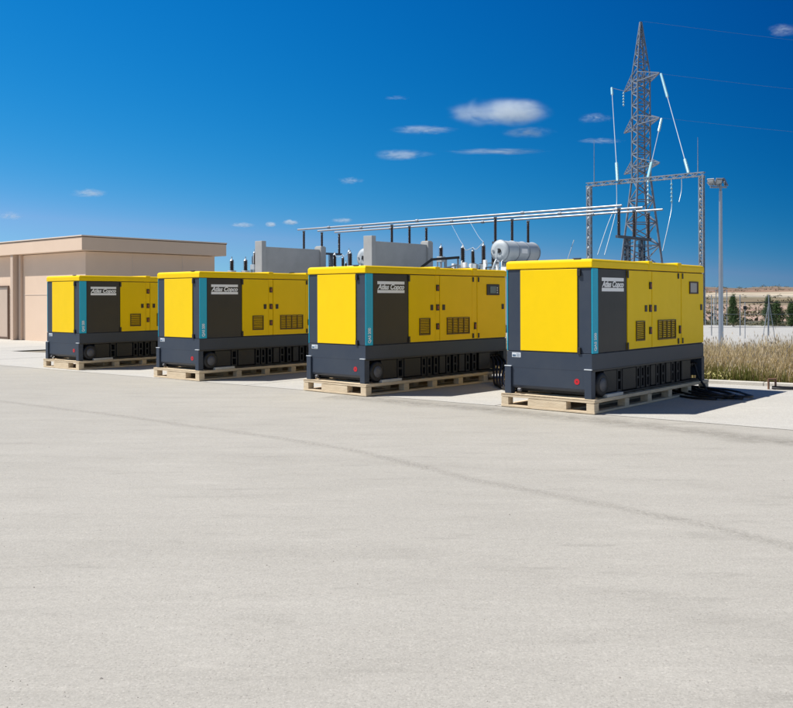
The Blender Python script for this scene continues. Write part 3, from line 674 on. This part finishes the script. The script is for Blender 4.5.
# transformers
def make_transformer(label):
    g=empty('power_transformer',(0,0,0),0,label,'transformer','oil filled power transformers')
    MB().box(-.6,3.4,-.2,2.95,.35,2.72).build('tank',M['lightsteel'],g,.03)
    MB().box(-.68,3.48,-.28,3.03,2.722,2.79).build('tank_lid',M['lightsteel'],g,.01)
    MB().box(-.5,3.3,.0,.25,0,.348).build('skid',M['grey'],g); MB().box(-.5,3.3,2.25,2.5,0,.348).build('skid',M['grey'],g)
    for s in (-1,1):
        r=MB(); y0=-1.05 if s<0 else 3.10
        for k in range(16): r.box(-.3+k*.22,-.26+k*.22,y0,y0+.75,.6,2.55)
        r.tube([(-.4,y0+.37,2.5),(3.2,y0+.37,2.5)],.06,10); r.build('radiator',M['lightsteel'],g)
    # conservator along x
    con=MB(); Mx=Matrix.Translation((0,.55,3.85))@Matrix.Rotation(R(90),4,'Y'); rr=.50
    con.lathe([(rr*.60,-.07),(rr*.93,-.045),(rr,0),(rr,2.83),(rr*.93,2.875),(rr*.6,2.90)],Mx,36); co=con.build('conservator',M['lightsteel'],g)
    for k,z in enumerate((.02,.95,1.85,2.78)):
        fl=MB(); fl.lathe([(rr+.002,z-.02),(rr+.028,z-.018),(rr+.028,z+.018),(rr+.002,z+.02)],Mx,36); fl.build('flange',M['grey'],co)
    ga=MB(); ga.lathe([(.11,-.11),(.11,-.072)],Mx,20); ga.build('level_gauge',M['dark'],co)
    dome=MB(); dome.lathe([(.06,-.10),(.06,-.07)],Matrix.Translation((0,.33,.0))@Mx,12); dome.build('drain_valve',M['grey'],co)
    MB().box(1.15,1.65,.048,.055,3.76,3.98).build('nameplate',M['white'],co)
    for x in (.75,2.1):
        b=MB(); b.box(x,x+.12,.25,.85,2.792,3.36); b.build('conservator_bracket',M['grey'],g)
    # bushings
    tops=[]
    for (x,y,z0,h,r) in ((-.35,1.25,3.22,.86,.13),(-.15,2.02,3.30,.56,.11),(-.30,2.52,3.24,.80,.135),(1.6,1.3,3.2,.8,.13),(1.7,2.1,3.2,.8,.13),(.7,2.6,3.1,.5,.09)):
        Mb=Matrix.Translation((x,y,z0)); bs=MB(); bs.lathe(shed_profile(h,r,12,.62),Mb,14); bo=bs.build('bushing',M['porcelain'],g)
        cpb=MB(); cpb.lathe([(r*.7,h+.002),(r*.7,h+.05),(r*.25,h+.07),(r*.2,h+.20)],Mb,12); cpb.build('bushing_cap',M['alu'],bo)
        tu=MB(); tu.lathe([(r*1.25,2.792),(r*1.25,z0-.06),(r*1.6,z0-.055),(r*1.6,z0-.003)],Matrix.Translation((x,y,0)),14); tu.build('bushing_turret',M['lightsteel'],bo); tops.append(Vector((x,y,z0+h+.2)))
    for a_,b_ in ((0,1),(1,2),(3,4)):
        p_,q_=tops[a_],tops[b_]; MB().tube(spline([p_,p_.lerp(q_,.5)+Vector((-.15,0,-.22)),q_],6),.016,6).build('jumper',M['wire'],g)
    for k,(ya,za,xb) in enumerate(((.9,3.05,-.66),(1.7,3.0,-.66),(2.35,2.95,-.66),(2.8,3.12,-.5))):
        MB().tube([(xb,ya,2.0),(xb,ya,za),(xb+.5,ya+.1,za+.03),(xb+1.3,ya+.1,za+.03)],.03,8).build('oil_pipe',M['lightsteel'] if k%2 else M['dark'],g)
    for k,(x,y,sx,sy,sz) in enumerate(((-.55,1.55,.22,.2,.24),(-.5,2.2,.16,.2,.34),(.1,1.6,.25,.22,.3),(-.6,.95,.14,.16,.42),(.4,2.3,.3,.2,.22),(-.58,2.85,.2,.14,.3))):
        MB().box(x,x+sx,y,y+sy,2.793,2.793+sz+.2).build('control_box',M['white'] if k%2 else M['lightsteel'],g,.012)
    rq=random.Random(5)
    for k in range(11):
        y=.2+k*.25; x=-.58+rq.uniform(0,.35); h=rq.uniform(.25,.62)
        if k%3==0: MB().tube([(x,y,2.793),(x,y,2.79+h),(x+.15,y+.05,2.79+h+.06)],.035,8).build('breather_pipe',M['lightsteel'],g)
        elif k%3==1: MB().box(x,x+.12,y,y+.14,2.793,2.79+h).build('gas_relay',M['white'],g,.01)
        else: MB().tube([(x,y-.3,2.79+h*.8),(x,y+.3,2.79+h*.8)],.022,6).build('cable_conduit',M['dark'],g)
    MB().lathe([(.07,2.79),(.07,2.95),(.12,2.96),(.12,3.02)],Matrix.Translation((-.45,.75,0)),14).build('relief_valve',M['grey'],g)
    # pipework, valves and hand rails on the lid
    pw=MB(); pw.tube(spline([(-.2,.55,3.5),(-.4,.55,3.3),(-.5,.6,3.0),(-.5,.7,2.8)],6),.05,10); pw.tube([(-.2,.55,3.9),(-.3,.55,3.5)],.03,8)
    pw.tube([(.4,-.22,2.95),(3.3,-.22,2.95)],.035,8); pw.build('pipework',M['lightsteel'],g)
    cb=MB(); cb.box(-.6,-.25,-.2,.1,2.792,3.05); cb.build('valve_box',M['white'],g,.01)
    hr=MB()
    for x in (-.62,.3,1.3,2.3,3.4):
        hr.tube([(x,-.24,2.79),(x,-.24,3.25)],.016,6)
    hr.tube([(-.62,-.24,3.25),(3.4,-.24,3.25)],.016,6); hr.tube([(-.62,-.24,3.02),(3.4,-.24,3.02)],.012,6); hr.build('handrail',M['grey'],g)
    return g
T2=at(500,298,43); T2.z=0
tA=make_transformer('power transformer with a large horizontal pale oil tank on top, right of the blast walls')
o0=Matrix.Rotation(PSI,3,'Z')@Vector((0,.55,0)); tA.location=T2-o0; tA.rotation_euler=(0,0,PSI)
tB=copy_tree(tA); tB['label']='power transformer partly hidden between the two blast walls'
T1=at(364,298,50); T1.z=0; tB.location=T1-o0; tB.scale=(1,1,1)

for (px,k,dx,l) in ((468,0,(-.35,1.25,4.28),'thin drop wire from the busbars to the bushing nearest the oil tank'),(452,2,(-.30,2.52,4.24),'thin drop wire from the busbars to the bushing farthest from the oil tank')):
    Bk=A0+LD*(k*1.95); P=along(Bk,dirW,px); P.z=ZB+.03; Qm=Matrix.Translation(tA.location)@Matrix.Rotation(PSI,4,'Z')@Vector(dx); d_=Qm-P
    o=MB().tube(spline([Vector((0,0,0)),d_*.45+Vector((.25,0,-.5)),d_],8),.014,6).build('wire',M['wire'],None); o.location=P; tag(o,l,'wire','overhead wires of the substation')
# dark cable duct climbing toward the bushings, left of the oil tank
q0=at(421,267.5,42.5); q1=at(432,259.5,42.5); q2=at(446,258.5,43); q3=at(458,257.5,43.5)
ca_=empty('cable_duct',(q0.x,q0.y,0),0,'dark cable duct rising behind the second generator roof toward the bushings','cable duct')
o=Vector((q0.x,q0.y,0)); mb=MB(); mb.bar(q0-o,q1-o,.22,.12); mb.bar(q1-o,q2-o,.22,.12); mb.bar(q2-o,q3-o,.22,.12); mb.build('duct',M['dark'],ca_)
mb=MB()
for q in (q1,q2,q3): mb.bar((q.x-o.x,q.y-o.y,0),(q.x-o.x,q.y-o.y,q.z-.06),.09)
mb.bar(q0-o+Vector((0,0,-.3)),q3-o+Vector((0,0,-.35)),.07)
mb.build('duct_leg',M['grey'],ca_)
# free standing instrument transformers
def instrument(px,ytop,ybot,Y,label,r=.14):
    P=at(px,ytop,Y); B=at(px,ybot,Y)
    g=empty('instrument_transformer',(P.x,P.y,0),PSI,label,'insulator','free standing dark insulators of the substation'); h=P.z-B.z
    zb_=B.z
    MB().lathe(shed_profile(h,r,max(6,int(h*9)),.62),Matrix.Translation((0,0,zb_)),14).build('porcelain_stack',M['porcelain'],g)
    MB().lathe([(r*.8,0),(r*.6,.06),(r*.2,.08),(r*.16,.22)],Matrix.Translation((0,0,zb_+h+.002)),12).build('cap',M['alu'],g)
    mb=MB(); mb.box(-.16,.16,-.16,.16,zb_-.28,zb_-.002); mb.build('terminal_box',M['lightsteel'],g,.01)
    mb=MB()
    for a_,b_ in ((-.13,-.13),(.13,-.13),(.13,.13),(-.13,.13)): mb.bar((a_,b_,0),(a_,b_,zb_-.282),.05)
    z=.2;s=1
    while z<zb_-.8:
        for b_ in (-.13,.13): mb.bar((-.13*s,b_,z),(.13*s,b_,z+.4),.025); mb.bar((b_,-.13*s,z),(b_,.13*s,z+.4),.025)
        z+=.4;s=-s
    mb.build('pedestal',M['grey'],g)
    return g
instrument(231.8,261,270.5,47,'dark insulator farthest left, just right of the beige building')
instrument(245.5,261,270.5,47,'dark insulator second from the beige building, beside the left blast wall')
instrument(254.3,253.5,264.5,49,'taller slim insulator close to the left blast wall',.09)
instrument(349,252,265.5,55,'small dark insulator standing between the two blast walls',.12)
instrument(441,248,256.5,46,'single dark insulator just right of the second blast wall',.13)
# thin pale frame beside the left blast wall
P=at(257,298,50); P.z=0; g=empty('terminal_frame',tuple(P),0,'thin pale steel frame with fittings just left of the first blast wall','steel frame')
mb=MB()
for x in (-.25,.3): mb.bar((x,0,0),(x,0,3.75-x*.8),.06)
mb.bar((-.3,0,3.3),(.35,0,3.3),.05); mb.bar((-.35,0,3.05),(.4,0,3.45),.04); mb.bar((-.3,0,3.7),(.32,0,3.15),.035); mb.build('frame',M['alu'],g)
MB().box(-.15,.15,-.1,.1,3.0,3.22).build('junction_box',M['white'],g,.01); MB().box(.2,.42,-.1,.1,3.28,3.40).build('junction_box',M['white'],g,.01)

# gantry
gY=60.; GR=at(701.5,174.3,gY); GZt=GR.z; GR.z=0; GL=along(GR,-dirW,589.5); gdir=(GL-GR).normalized(); glen=(GL-GR).length
gt=empty('gantry',tuple(GR),math.atan2(gdir.y,gdir.x),'lattice steel portal gantry in front of the pylon','gantry')
def lattice(mb,p,q,w,chord,brace,step,wq=None):
    p=Vector(p);q=Vector(q);d=(q-p); ln=d.length; d.normalize(); up=Vector((0,0,1)) if abs(d.z)<.9 else Vector((1,0,0)); a=d.cross(up).normalized(); b=a.cross(d)
    wq=wq or w; n=max(2,int(round(ln/step)))
    def pt(i,s,t): 
        k=i/n; ww=(w+(wq-w)*k)/2; return p+d*(ln*k)+a*s*ww+b*t*ww
    cs=((-1,-1),(1,-1),(1,1),(-1,1))
    for s,t in cs: mb.bar(pt(0,s,t),pt(n,s,t),chord)
    for i in range(n):
        for j in range(4):
            c0=cs[j]; c1=cs[(j+1)%4]
            if (i+j)%2: c0,c1=c1,c0
            mb.bar(pt(i,*c0),pt(i+1,*c1),brace)
            if i and i%2==0: mb.bar(pt(i,*cs[j]),pt(i,*cs[(j+1)%4]),brace)
for x in (0,glen):
    mb=MB(); lattice(mb,(x,0,0),(x,0,GZt-.12),.25,.07,.04,.36); mb.build('column',M['grey'],gt)
mb=MB(); lattice(mb,(-.2,0,GZt),(glen+.2,0,GZt),.24,.055,.035,.34); mb.build('crossbeam',M['grey'],gt)
for x,h in ((.25,at(698,137,gY).z),(glen-.4,at(594,138,64.5).z)):
    mb=MB(); mb.tube([(x,0,GZt+.1),(x,0,h)],[.03,.012],6); mb.build('lightning_rod',M['grey'],gt)

# pylon
PY=90.; PC=at(641.5,298,PY); PC.z=0
arm=Vector((.17,-.985,0)).normalized(); pa=math.atan2(arm.y,arm.x)
py=empty('pylon',tuple(PC),pa,'tall lattice steel pylon with three pairs of crossarms','pylon')
zt=at(643,22,PY).z; ztap=at(640,74,PY).z; zk=at(640,178,PY).z
mb=MB(); lattice(mb,(0,0,zk),(0,0,ztap),1.34,.13,.085,.60,1.26); lattice(mb,(0,0,0),(0,0,zk),3.9,.16,.09,1.15,1.34); lattice(mb,(0,0,ztap),(0,0,zt),1.26,.12,.07,.5,.10)
mb.build('tower_body',M['pylonm'],py)
for yr in (73,118,163):
    z=at(661,yr,86).z
    for s in (1,-1):
        ln=4.0; mb=MB()
        for b_ in (-.68,.68):
            mb.bar((s*.68,b_,z),(s*ln,0,z),.08); mb.bar((s*.68,b_,z+.95),(s*ln,0,z+.05),.07); mb.bar((s*.68,b_,z+.95),(s*.68,b_,z),.06)
            for k in range(1,5):
                t=k/5; x=s*(.68+(ln-.68)*t); yb=b_*(1-t); mb.bar((x,yb,z),(x,yb,z+.95*(1-t)+.05*t),.04); t0=(k-1)/5
                mb.bar((s*(.68+(ln-.68)*t0),b_*(1-t0),z),(x,yb,z+.95*(1-t)+.05*t),.04)
        for k in range(5):
            t=k/5;t1=(k+1)/5; mb.bar((s*(.68+(ln-.68)*t),-.68*(1-t),z),(s*(.68+(ln-.68)*t1),.68*(1-t1),z),.04)
        mb.build('crossarm',M['pylonm'],py)
def disc_string(name,p,q,label,r=.13,parent_o=None,group='pale glass insulator strings of the high voltage line'):
    p=Vector(p);q=Vector(q); d=q-p; L=d.length; Mq=Matrix.Translation((0,0,0))@d.to_track_quat('Z','Y').to_matrix().to_4x4()
    pr=[]; n=max(3,int(L/.26))
    for k in range(n):
        z=L*k/n; dz=L/n; pr+=[(r*.3,z),(r*.4,z+dz*.3),(r,z+dz*.5),(r*.95,z+dz*.62),(r*.3,z+dz*.75)]
    pr.append((r*.3,L)); mb=MB(); mb.lathe(pr,Mq,10); o=mb.build(name,M['glassins'],None); o.location=p
    return tag(o,label,'insulator',group)
def wire(pts,r,label,sag=0,group='overhead wires of the substation',m_='wire'):
    pts=[Vector(p) for p in pts]; o0=pts[0]
    pp=[p-o0 for p in (spline(pts,8) if len(pts)>2 else [pts[0].lerp(pts[1],k/16)-Vector((0,0,sag*4*(k/16)*(1-k/16))) for k in range(17)])]
    o=MB().tube(pp,r,6).build('wire',M[m_],None); o.location=o0; return tag(o,label,'wire',group)
A=at(661,73,86); B=at(688.5,174,60.6); 
for (A,B,ia,ib,l) in ((at(661,74,86),at(688.5,173,60.7),.30,.10,'from the upper crossarm down to the right part of the gantry'),
                      (at(661.5,119,86),at(648,178,62.3),.26,.2,'from the middle crossarm down to the middle of the gantry'),
                      (at(611.7,88,92.5),at(617.5,181,63.6),.10,.14,'left of the pylon down to the left part of the gantry')):
    a1=A.lerp(B,ia); b1=B.lerp(A,ib)
    disc_string('insulator_string',A,a1,'upper pale insulator string '+l,.125); disc_string('insulator_string',B,b1,'lower pale insulator string '+l,.115)
    wire([a1,b1],.032,'pale wire running '+l)
A=at(623.5,92,94); disc_string('insulator_string',A,A-Vector((0,0,1.5)),'short insulator string hanging from the upper left crossarm',.12)
wire([at(611.7,88,92.5),at(624,91,94)],.02,'short jumper wire at the left tip of the upper crossarm')
for pts,l in (([at(616.5,183,63.5),at(616.6,205,63),at(613.5,222,62),at(604.5,255,60)],'jumper wire dropping from the left part of the gantry'),
              ([at(616,206,63),at(608,224,62),at(597.5,255,60)],'jumper wire hanging farthest left below the gantry'),
              ([at(671.3,179,61),at(671.8,205,61),at(669,222,60.5),at(662.5,251,60)],'jumper wire dropping from the gantry right of the pylon'),
              ([at(681.5,178,60.8),at(681.5,190,60.8),at(679,202,60.5)],'short jumper wire below the right part of the gantry'),
              ([at(574,240,60),at(570,252,60),at(567,262,60)],'faint short wire left of the gantry above the generator roof')):
    wire(pts,.026,l)
for A,B,l in ((at(648,180,62.3),at(648,205,62.0),'insulator string hanging below the gantry in front of the pylon'),(at(671.4,182,61),at(671.6,203,61),'insulator string hanging below the gantry right of the pylon')):
    disc_string('insulator_string',A,B,l,.08)
for (px,py_,yy,l) in ((661,74,86,'upper'),(661.5,118,86,'middle'),(643.5,21.5,90,'topmost')):
    A=at(px,py_,yy); B=A+Vector((150,28,1)); 
    wire([A,B],.007,'thin overhead line leaving the pylon to the right from its %s point'%l,3.0,'overhead lines leaving the pylon','farwire')

# floodlight mast
LB=at(720.8,298,29); LB.z=0
lp=empty('lamp_post',tuple(LB),0,'slim grey floodlight mast standing in the dry grass','lamp post'); zt=at(721,191,29).z
MB().tube([(0,0,0),(0,0,zt*.5),(0,0,zt)],[.08,.068,.052],16).build('mast',M['mast'],lp)
MB().box(-.17,.17,-.17,.17,0,.03).build('base_plate',M['grey'],lp,.004)
mb=MB(); mb.bar((-.33,0,zt+.12),(.2,0,zt+.12),.05); mb.bar((0,0,zt),(0,0,zt+.2),.06); mb.build('bracket',M['grey'],lp)
for x,rz,tilt,mm_ in ((-.30,R(150),-50,'alu'),(-.06,R(185),-38,'alu'),(.14,R(60),-25,'darksteel')):
    Mx=Matrix.Translation((x,0,zt+.28))@Matrix.Rotation(rz,4,'Z')@Matrix.Rotation(R(tilt),4,'X')@Matrix.Scale(.85,4)
    mb=MB(); mb.box(-.13,.13,-.05,.0,-.16,.16,Mx); mb.box(-.10,.10,.001,.05,-.12,.12,Mx); f=mb.build('floodlight',M[mm_],lp,.012)
    mb=MB(); mb.box(-.11,.11,-.056,-.051,-.14,.14,Mx); mb.build('glass',M['greywin'],f)
    mb=MB(); mb.bar(Mx@Vector((-.15,0,0)),Vector((x,0,zt+.13)),.025); mb.bar(Mx@Vector((.15,0,0)),Vector((x,0,zt+.13)),.025); mb.build('yoke',M['grey'],f)

# ================================================================ YARD: fence, shrubs, poles
fp0=at(740,298,38); fp0.z=0
fe=empty('wire_fence',tuple(fp0),math.atan2(-.05,1),'thin steel post and wire fence across the pale yard','fence')
for k in range(-1,6):
    MB().tube([(k*1.18-.0,0,0),(k*1.18,0,1.72)],.02,8).build('fence_post',M['grey'],fe)
mb=MB(); mb.tube([(0,0,1.40),(6.2,0,1.40)],.022,6); mb.build('top_rail',M['dark'],fe)
for z in (.35,.9,1.66): MB().tube([(-1.3,0,z),(6.2,0,z)],.006,5).build('fence_wire',M['grey'],fe)
fp1=at(705.3,298,52); fp1.z=0
f2=empty('wire_fence',tuple(fp1),math.atan2(-.1,1),'taller wire fence at the far side of the yard behind the floodlight mast','fence')
for k in range(0,3): MB().tube([(k*.6,0,0),(k*.6,0,2.05)],.025,8).build('fence_post',M['grey'],f2)
for z in (.5,1.25,2.0): MB().tube([(0,0,z),(1.2,0,z)],.012,5).build('fence_wire',M['grey'],f2)
q=gnd(745,338.5); sg=empty('sign_post',tuple(q),0,'thin pole with a small dark plate, beside the left conifer in the yard','sign')
MB().tube([(0,0,0),(0,0,1.42)],.016,8).build('pole',M['grey'],sg); MB().box(-.07,.07,-.02,.0,1.14,1.27).build('plate',M['dark'],sg,.004)
q=gnd(769,341); sg=empty('stake_tripod',tuple(q),0,'bluish metal pole tripod in front of the right conifer','tripod')
for a_ in (PI*.95,PI*.02,PI*.45): MB().tube([(.24*math.cos(a_),.24*math.sin(a_),0),(.0,0,1.45)],.013,8).build('leg',M['grey'],sg)
q=at(714,298,53); q.z=0; o=MB().tube([(0,0,0),(0,0,1.55)],.03,8).build('marker_post',M['wire'],None); o.location=q; tag(o,'single thin marker post in the yard just left of the floodlight mast','post')

leafm=[mat('conifer_leaf',(.045,.085,.03),.8,col2=(.07,.11,.04),vscale=9,spec=.2),mat('olive_leaf',(.075,.115,.055),.8,col2=(.11,.14,.08),vscale=9,spec=.2)]
def shrub(loc,h,w,seed,label,lm,cone=True,name='conifer'):
    rnd=random.Random(seed); g=empty(name,tuple(loc),0,label,'tree','young evergreens planted along the yard')
    tb=MB(); tb.tube([(0,0,0),(0.01,0,h*.5),(0,0.01,h*.85)],[.035,.025,.01],8)
    for k in range(14):
        a_=rnd.uniform(0,2*PI); z=h*rnd.uniform(.12,.7); tb.tube([(0,0,z),(math.cos(a_)*w*.3,math.sin(a_)*w*.3,z+h*.12)],[.012,.004],5)
    tb.build('trunk',mat('bark%d'%seed,(.10,.07,.05),.9),g)
    cr=MB()
    for c in range(120):
        t=rnd.random()**.8; z=h*(.08+.90*t); rad=w/2*((1-t)**.55 if cone else math.sin(PI*(.15+.8*t))**.6)*(.85+.35*noise.noise(Vector((t*5,seed,c*.1))))
        a_=rnd.uniform(0,2*PI); rr=rad*rnd.uniform(.35,1.0); cx,cy=rr*math.cos(a_),rr*math.sin(a_)
        for l in range(46):
            p=Vector((cx+rnd.gauss(0,.05),cy+rnd.gauss(0,.05),z+rnd.gauss(0,.075))); u=Vector((rnd.gauss(0,1),rnd.gauss(0,1),rnd.gauss(0,1)+.8)).normalized(); v=u.cross(Vector((rnd.gauss(0,1),rnd.gauss(0,1),rnd.gauss(0,1)))).normalized()
            s=rnd.uniform(.02,.045); cr.add([p-v*s*.4,p+u*s*1.6,p+v*s*.4,p-u*s*.5],[(0,1,2,3)])
    cr.build('crown',lm,g); return g
q=at(733,298,50); q.z=0; shrub(q,1.74,.74,1,'dark narrow conifer at the far edge of the yard, right of the floodlight mast',leafm[0])
q=at(768,298,50); q.z=0; shrub(q,1.62,.85,2,'green conifer behind the pole tripod',leafm[1])
q=at(776,298,51); q.z=0; shrub(q,1.30,1.0,3,'low bushy evergreen just right of the pole tripod',leafm[0],False,'shrub')
q=at(791.5,298,50); q.z=0; shrub(q,1.25,.6,4,'dark shrub at the right edge of the photo beyond the yard',leafm[0],False,'shrub')
# scrub as ground cover on the far fields
mb=MB(); rnd=random.Random(8)
for i in range(1500):
    if i<420: r=rnd.uniform(55,60); s=rnd.uniform(.06,.17)
    else:
        r=60+1150*rnd.random()**1.5; s=rnd.uniform(.2,.55)*(1+r/420)
    az=R(rnd.uniform(14,31)); x,y=r*math.sin(az),r*math.cos(az)
    if i>=420 and noise.noise(Vector((x*.02,y*.01,4)))<.02: continue
    z=terr_z(x,y)
    for q in range(16):
        p=Vector((x+rnd.gauss(0,s*.8),y+rnd.gauss(0,s*.5),z+abs(rnd.gauss(0,s*.45)))); k=s*rnd.uniform(.2,.45)
        vs=[p+Vector((rnd.uniform(-1,1),rnd.uniform(-1,1),rnd.uniform(-1,1)))*k for _ in range(4)]; mb.add(vs,[(0,1,2),(0,2,3),(0,3,1),(1,2,3)])
tag(mb.build('scrub',mat('dry_scrub',(.09,.095,.05),.9,col2=(.17,.14,.08),vscale=.05)),'low dark scrub dotted over the distant fields and yard edge','scrub',kind='stuff')

# ================================================================ CLOUDS (soft volumes kilometres away)
def cloud_mat(name,dens,seed,thr):
    m=bpy.data.materials.new(name); m.use_nodes=True; n=m.node_tree; n.nodes.clear(); L=n.links
    out=n.nodes.new('ShaderNodeOutputMaterial'); v=n.nodes.new('ShaderNodeVolumePrincipled'); L.new(v.outputs[0],out.inputs['Volume'])
    v.inputs['Color'].default_value=(.90,.965,1,1); v.inputs['Anisotropy'].default_value=.0
    tc=n.nodes.new('ShaderNodeTexCoord')
    def nz(sc,loc,det,k):
        mp=n.nodes.new('ShaderNodeMapping'); mp.inputs['Scale'].default_value=sc; mp.inputs['Location'].default_value=loc; L.new(tc.outputs['Object'],mp.inputs[0])
        t=n.nodes.new('ShaderNodeTexNoise'); t.inputs['Scale'].default_value=k; t.inputs['Detail'].default_value=det; t.inputs['Roughness'].default_value=.62; t.inputs['Distortion'].default_value=.9; L.new(mp.outputs[0],t.inputs['Vector']); return t.outputs[0]
    def mth(op,a,b_,c=None):
        q=n.nodes.new('ShaderNodeMath'); q.operation=op
        for i,v_ in enumerate((a,b_,c)):
            if v_ is None: continue
            if isinstance(v_,(int,float)): q.inputs[i].default_value=v_
            else: L.new(v_,q.inputs[i])
        return q.outputs[0]
    def ss(x,a,b_):
        f=n.nodes.new('ShaderNodeMapRange'); f.inputs[1].default_value=a; f.inputs[2].default_value=b_; f.interpolation_type='SMOOTHSTEP'; L.new(x,f.inputs[0]); return f.outputs[0]
    shp=nz((1.3,1.,.6),(seed*3.7,seed*1.3,seed*.7),2,1.0); wsp=nz((1.9,1.2,1.5),(seed*1.7,seed*2.3,0),6,1.7)
    ln=n.nodes.new('ShaderNodeVectorMath'); ln.operation='LENGTH'; L.new(tc.outputs['Object'],ln.inputs[0]); r0=ln.outputs['Value']
    r1=mth('ADD',r0,mth('MULTIPLY',mth('SUBTRACT',shp,.45),1.5))
    d=mth('MULTIPLY',mth('MULTIPLY',ss(r1,.95,-.05),ss(r0,1.0,.6)),ss(wsp,thr,thr+.30))
    L.new(mth('MULTIPLY',d,dens),v.inputs['Density'])
    return m
CL=[(499,112,118,34,.020,.25,'large white lens shaped cloud, the biggest in the sky'),(422,130,84,12,.012,.36,'thin flat cloud to the left below the biggest cloud'),
    (402,154.5,76,15,.012,.34,'flat cloud two steps below left of the biggest cloud'),(497,151.5,128,9,.013,.36,'long narrow streak of cloud below the biggest cloud'),
    (528,132.5,70,15,.008,.36,'faint cloud close under the right end of the biggest cloud'),(350,180.5,34,10,.012,.36,'tiny cloud left of the lower streaks'),
    (595,118.5,44,13,.009,.38,'faint cloud just left of the pylon'),(601,141,58,8,.010,.38,'faint streak of cloud left of the pylon above the gantry'),
    (397,98,32,6,.008,.38,'small faint wisp up left of the biggest cloud'),(785,30,46,15,.006,.34,'soft cloud at the top right corner'),
    (90,193,58,12,.013,.36,'faint wisp above the beige building'),(10,216,36,11,.012,.36,'faint wisp at the left edge of the sky'),
    (243,225,34,7,.018,.34,'leftmost of the three tiny clouds right of the building'),(271,224.5,17,7,.018,.28,'middle one of the three tiny clouds right of the building'),
    (291,222.2,22,8,.02,.28,'rightmost of the three tiny clouds right of the building'),(342,220.5,34,7,.016,.34,'tiny cloud just above the left end of the busbars')]
for i,(px,py_,w_,h_,dn,thr,l) in enumerate(CL):
    D=9000.; P=at(px,py_,D); sx=w_/2/F*D; sz=h_/2/F*D
    mb=MB(); vs=[];fs=[]; nu,nv=24,12
    for a_ in range(nv+1):
        th=PI*a_/nv
        for b_ in range(nu): vs.append((math.sin(th)*math.cos(2*PI*b_/nu),math.sin(th)*math.sin(2*PI*b_/nu),math.cos(th)))
    for a_ in range(nv):
        for b_ in range(nu): fs.append((a_*nu+b_,(a_+1)*nu+b_,(a_+1)*nu+(b_+1)%nu,a_*nu+(b_+1)%nu))
    mb.add(vs,fs,True); o=mb.build('cloud',cloud_mat('cloud_vapour%d'%i,dn*(.95 if i==0 else 1.0)*60/max(20,sz),i+1,thr),None)
    o.location=P; o.scale=(sx,min(sx,sz*2.5)*.8,sz); tag(o,l,'cloud','small white clouds')
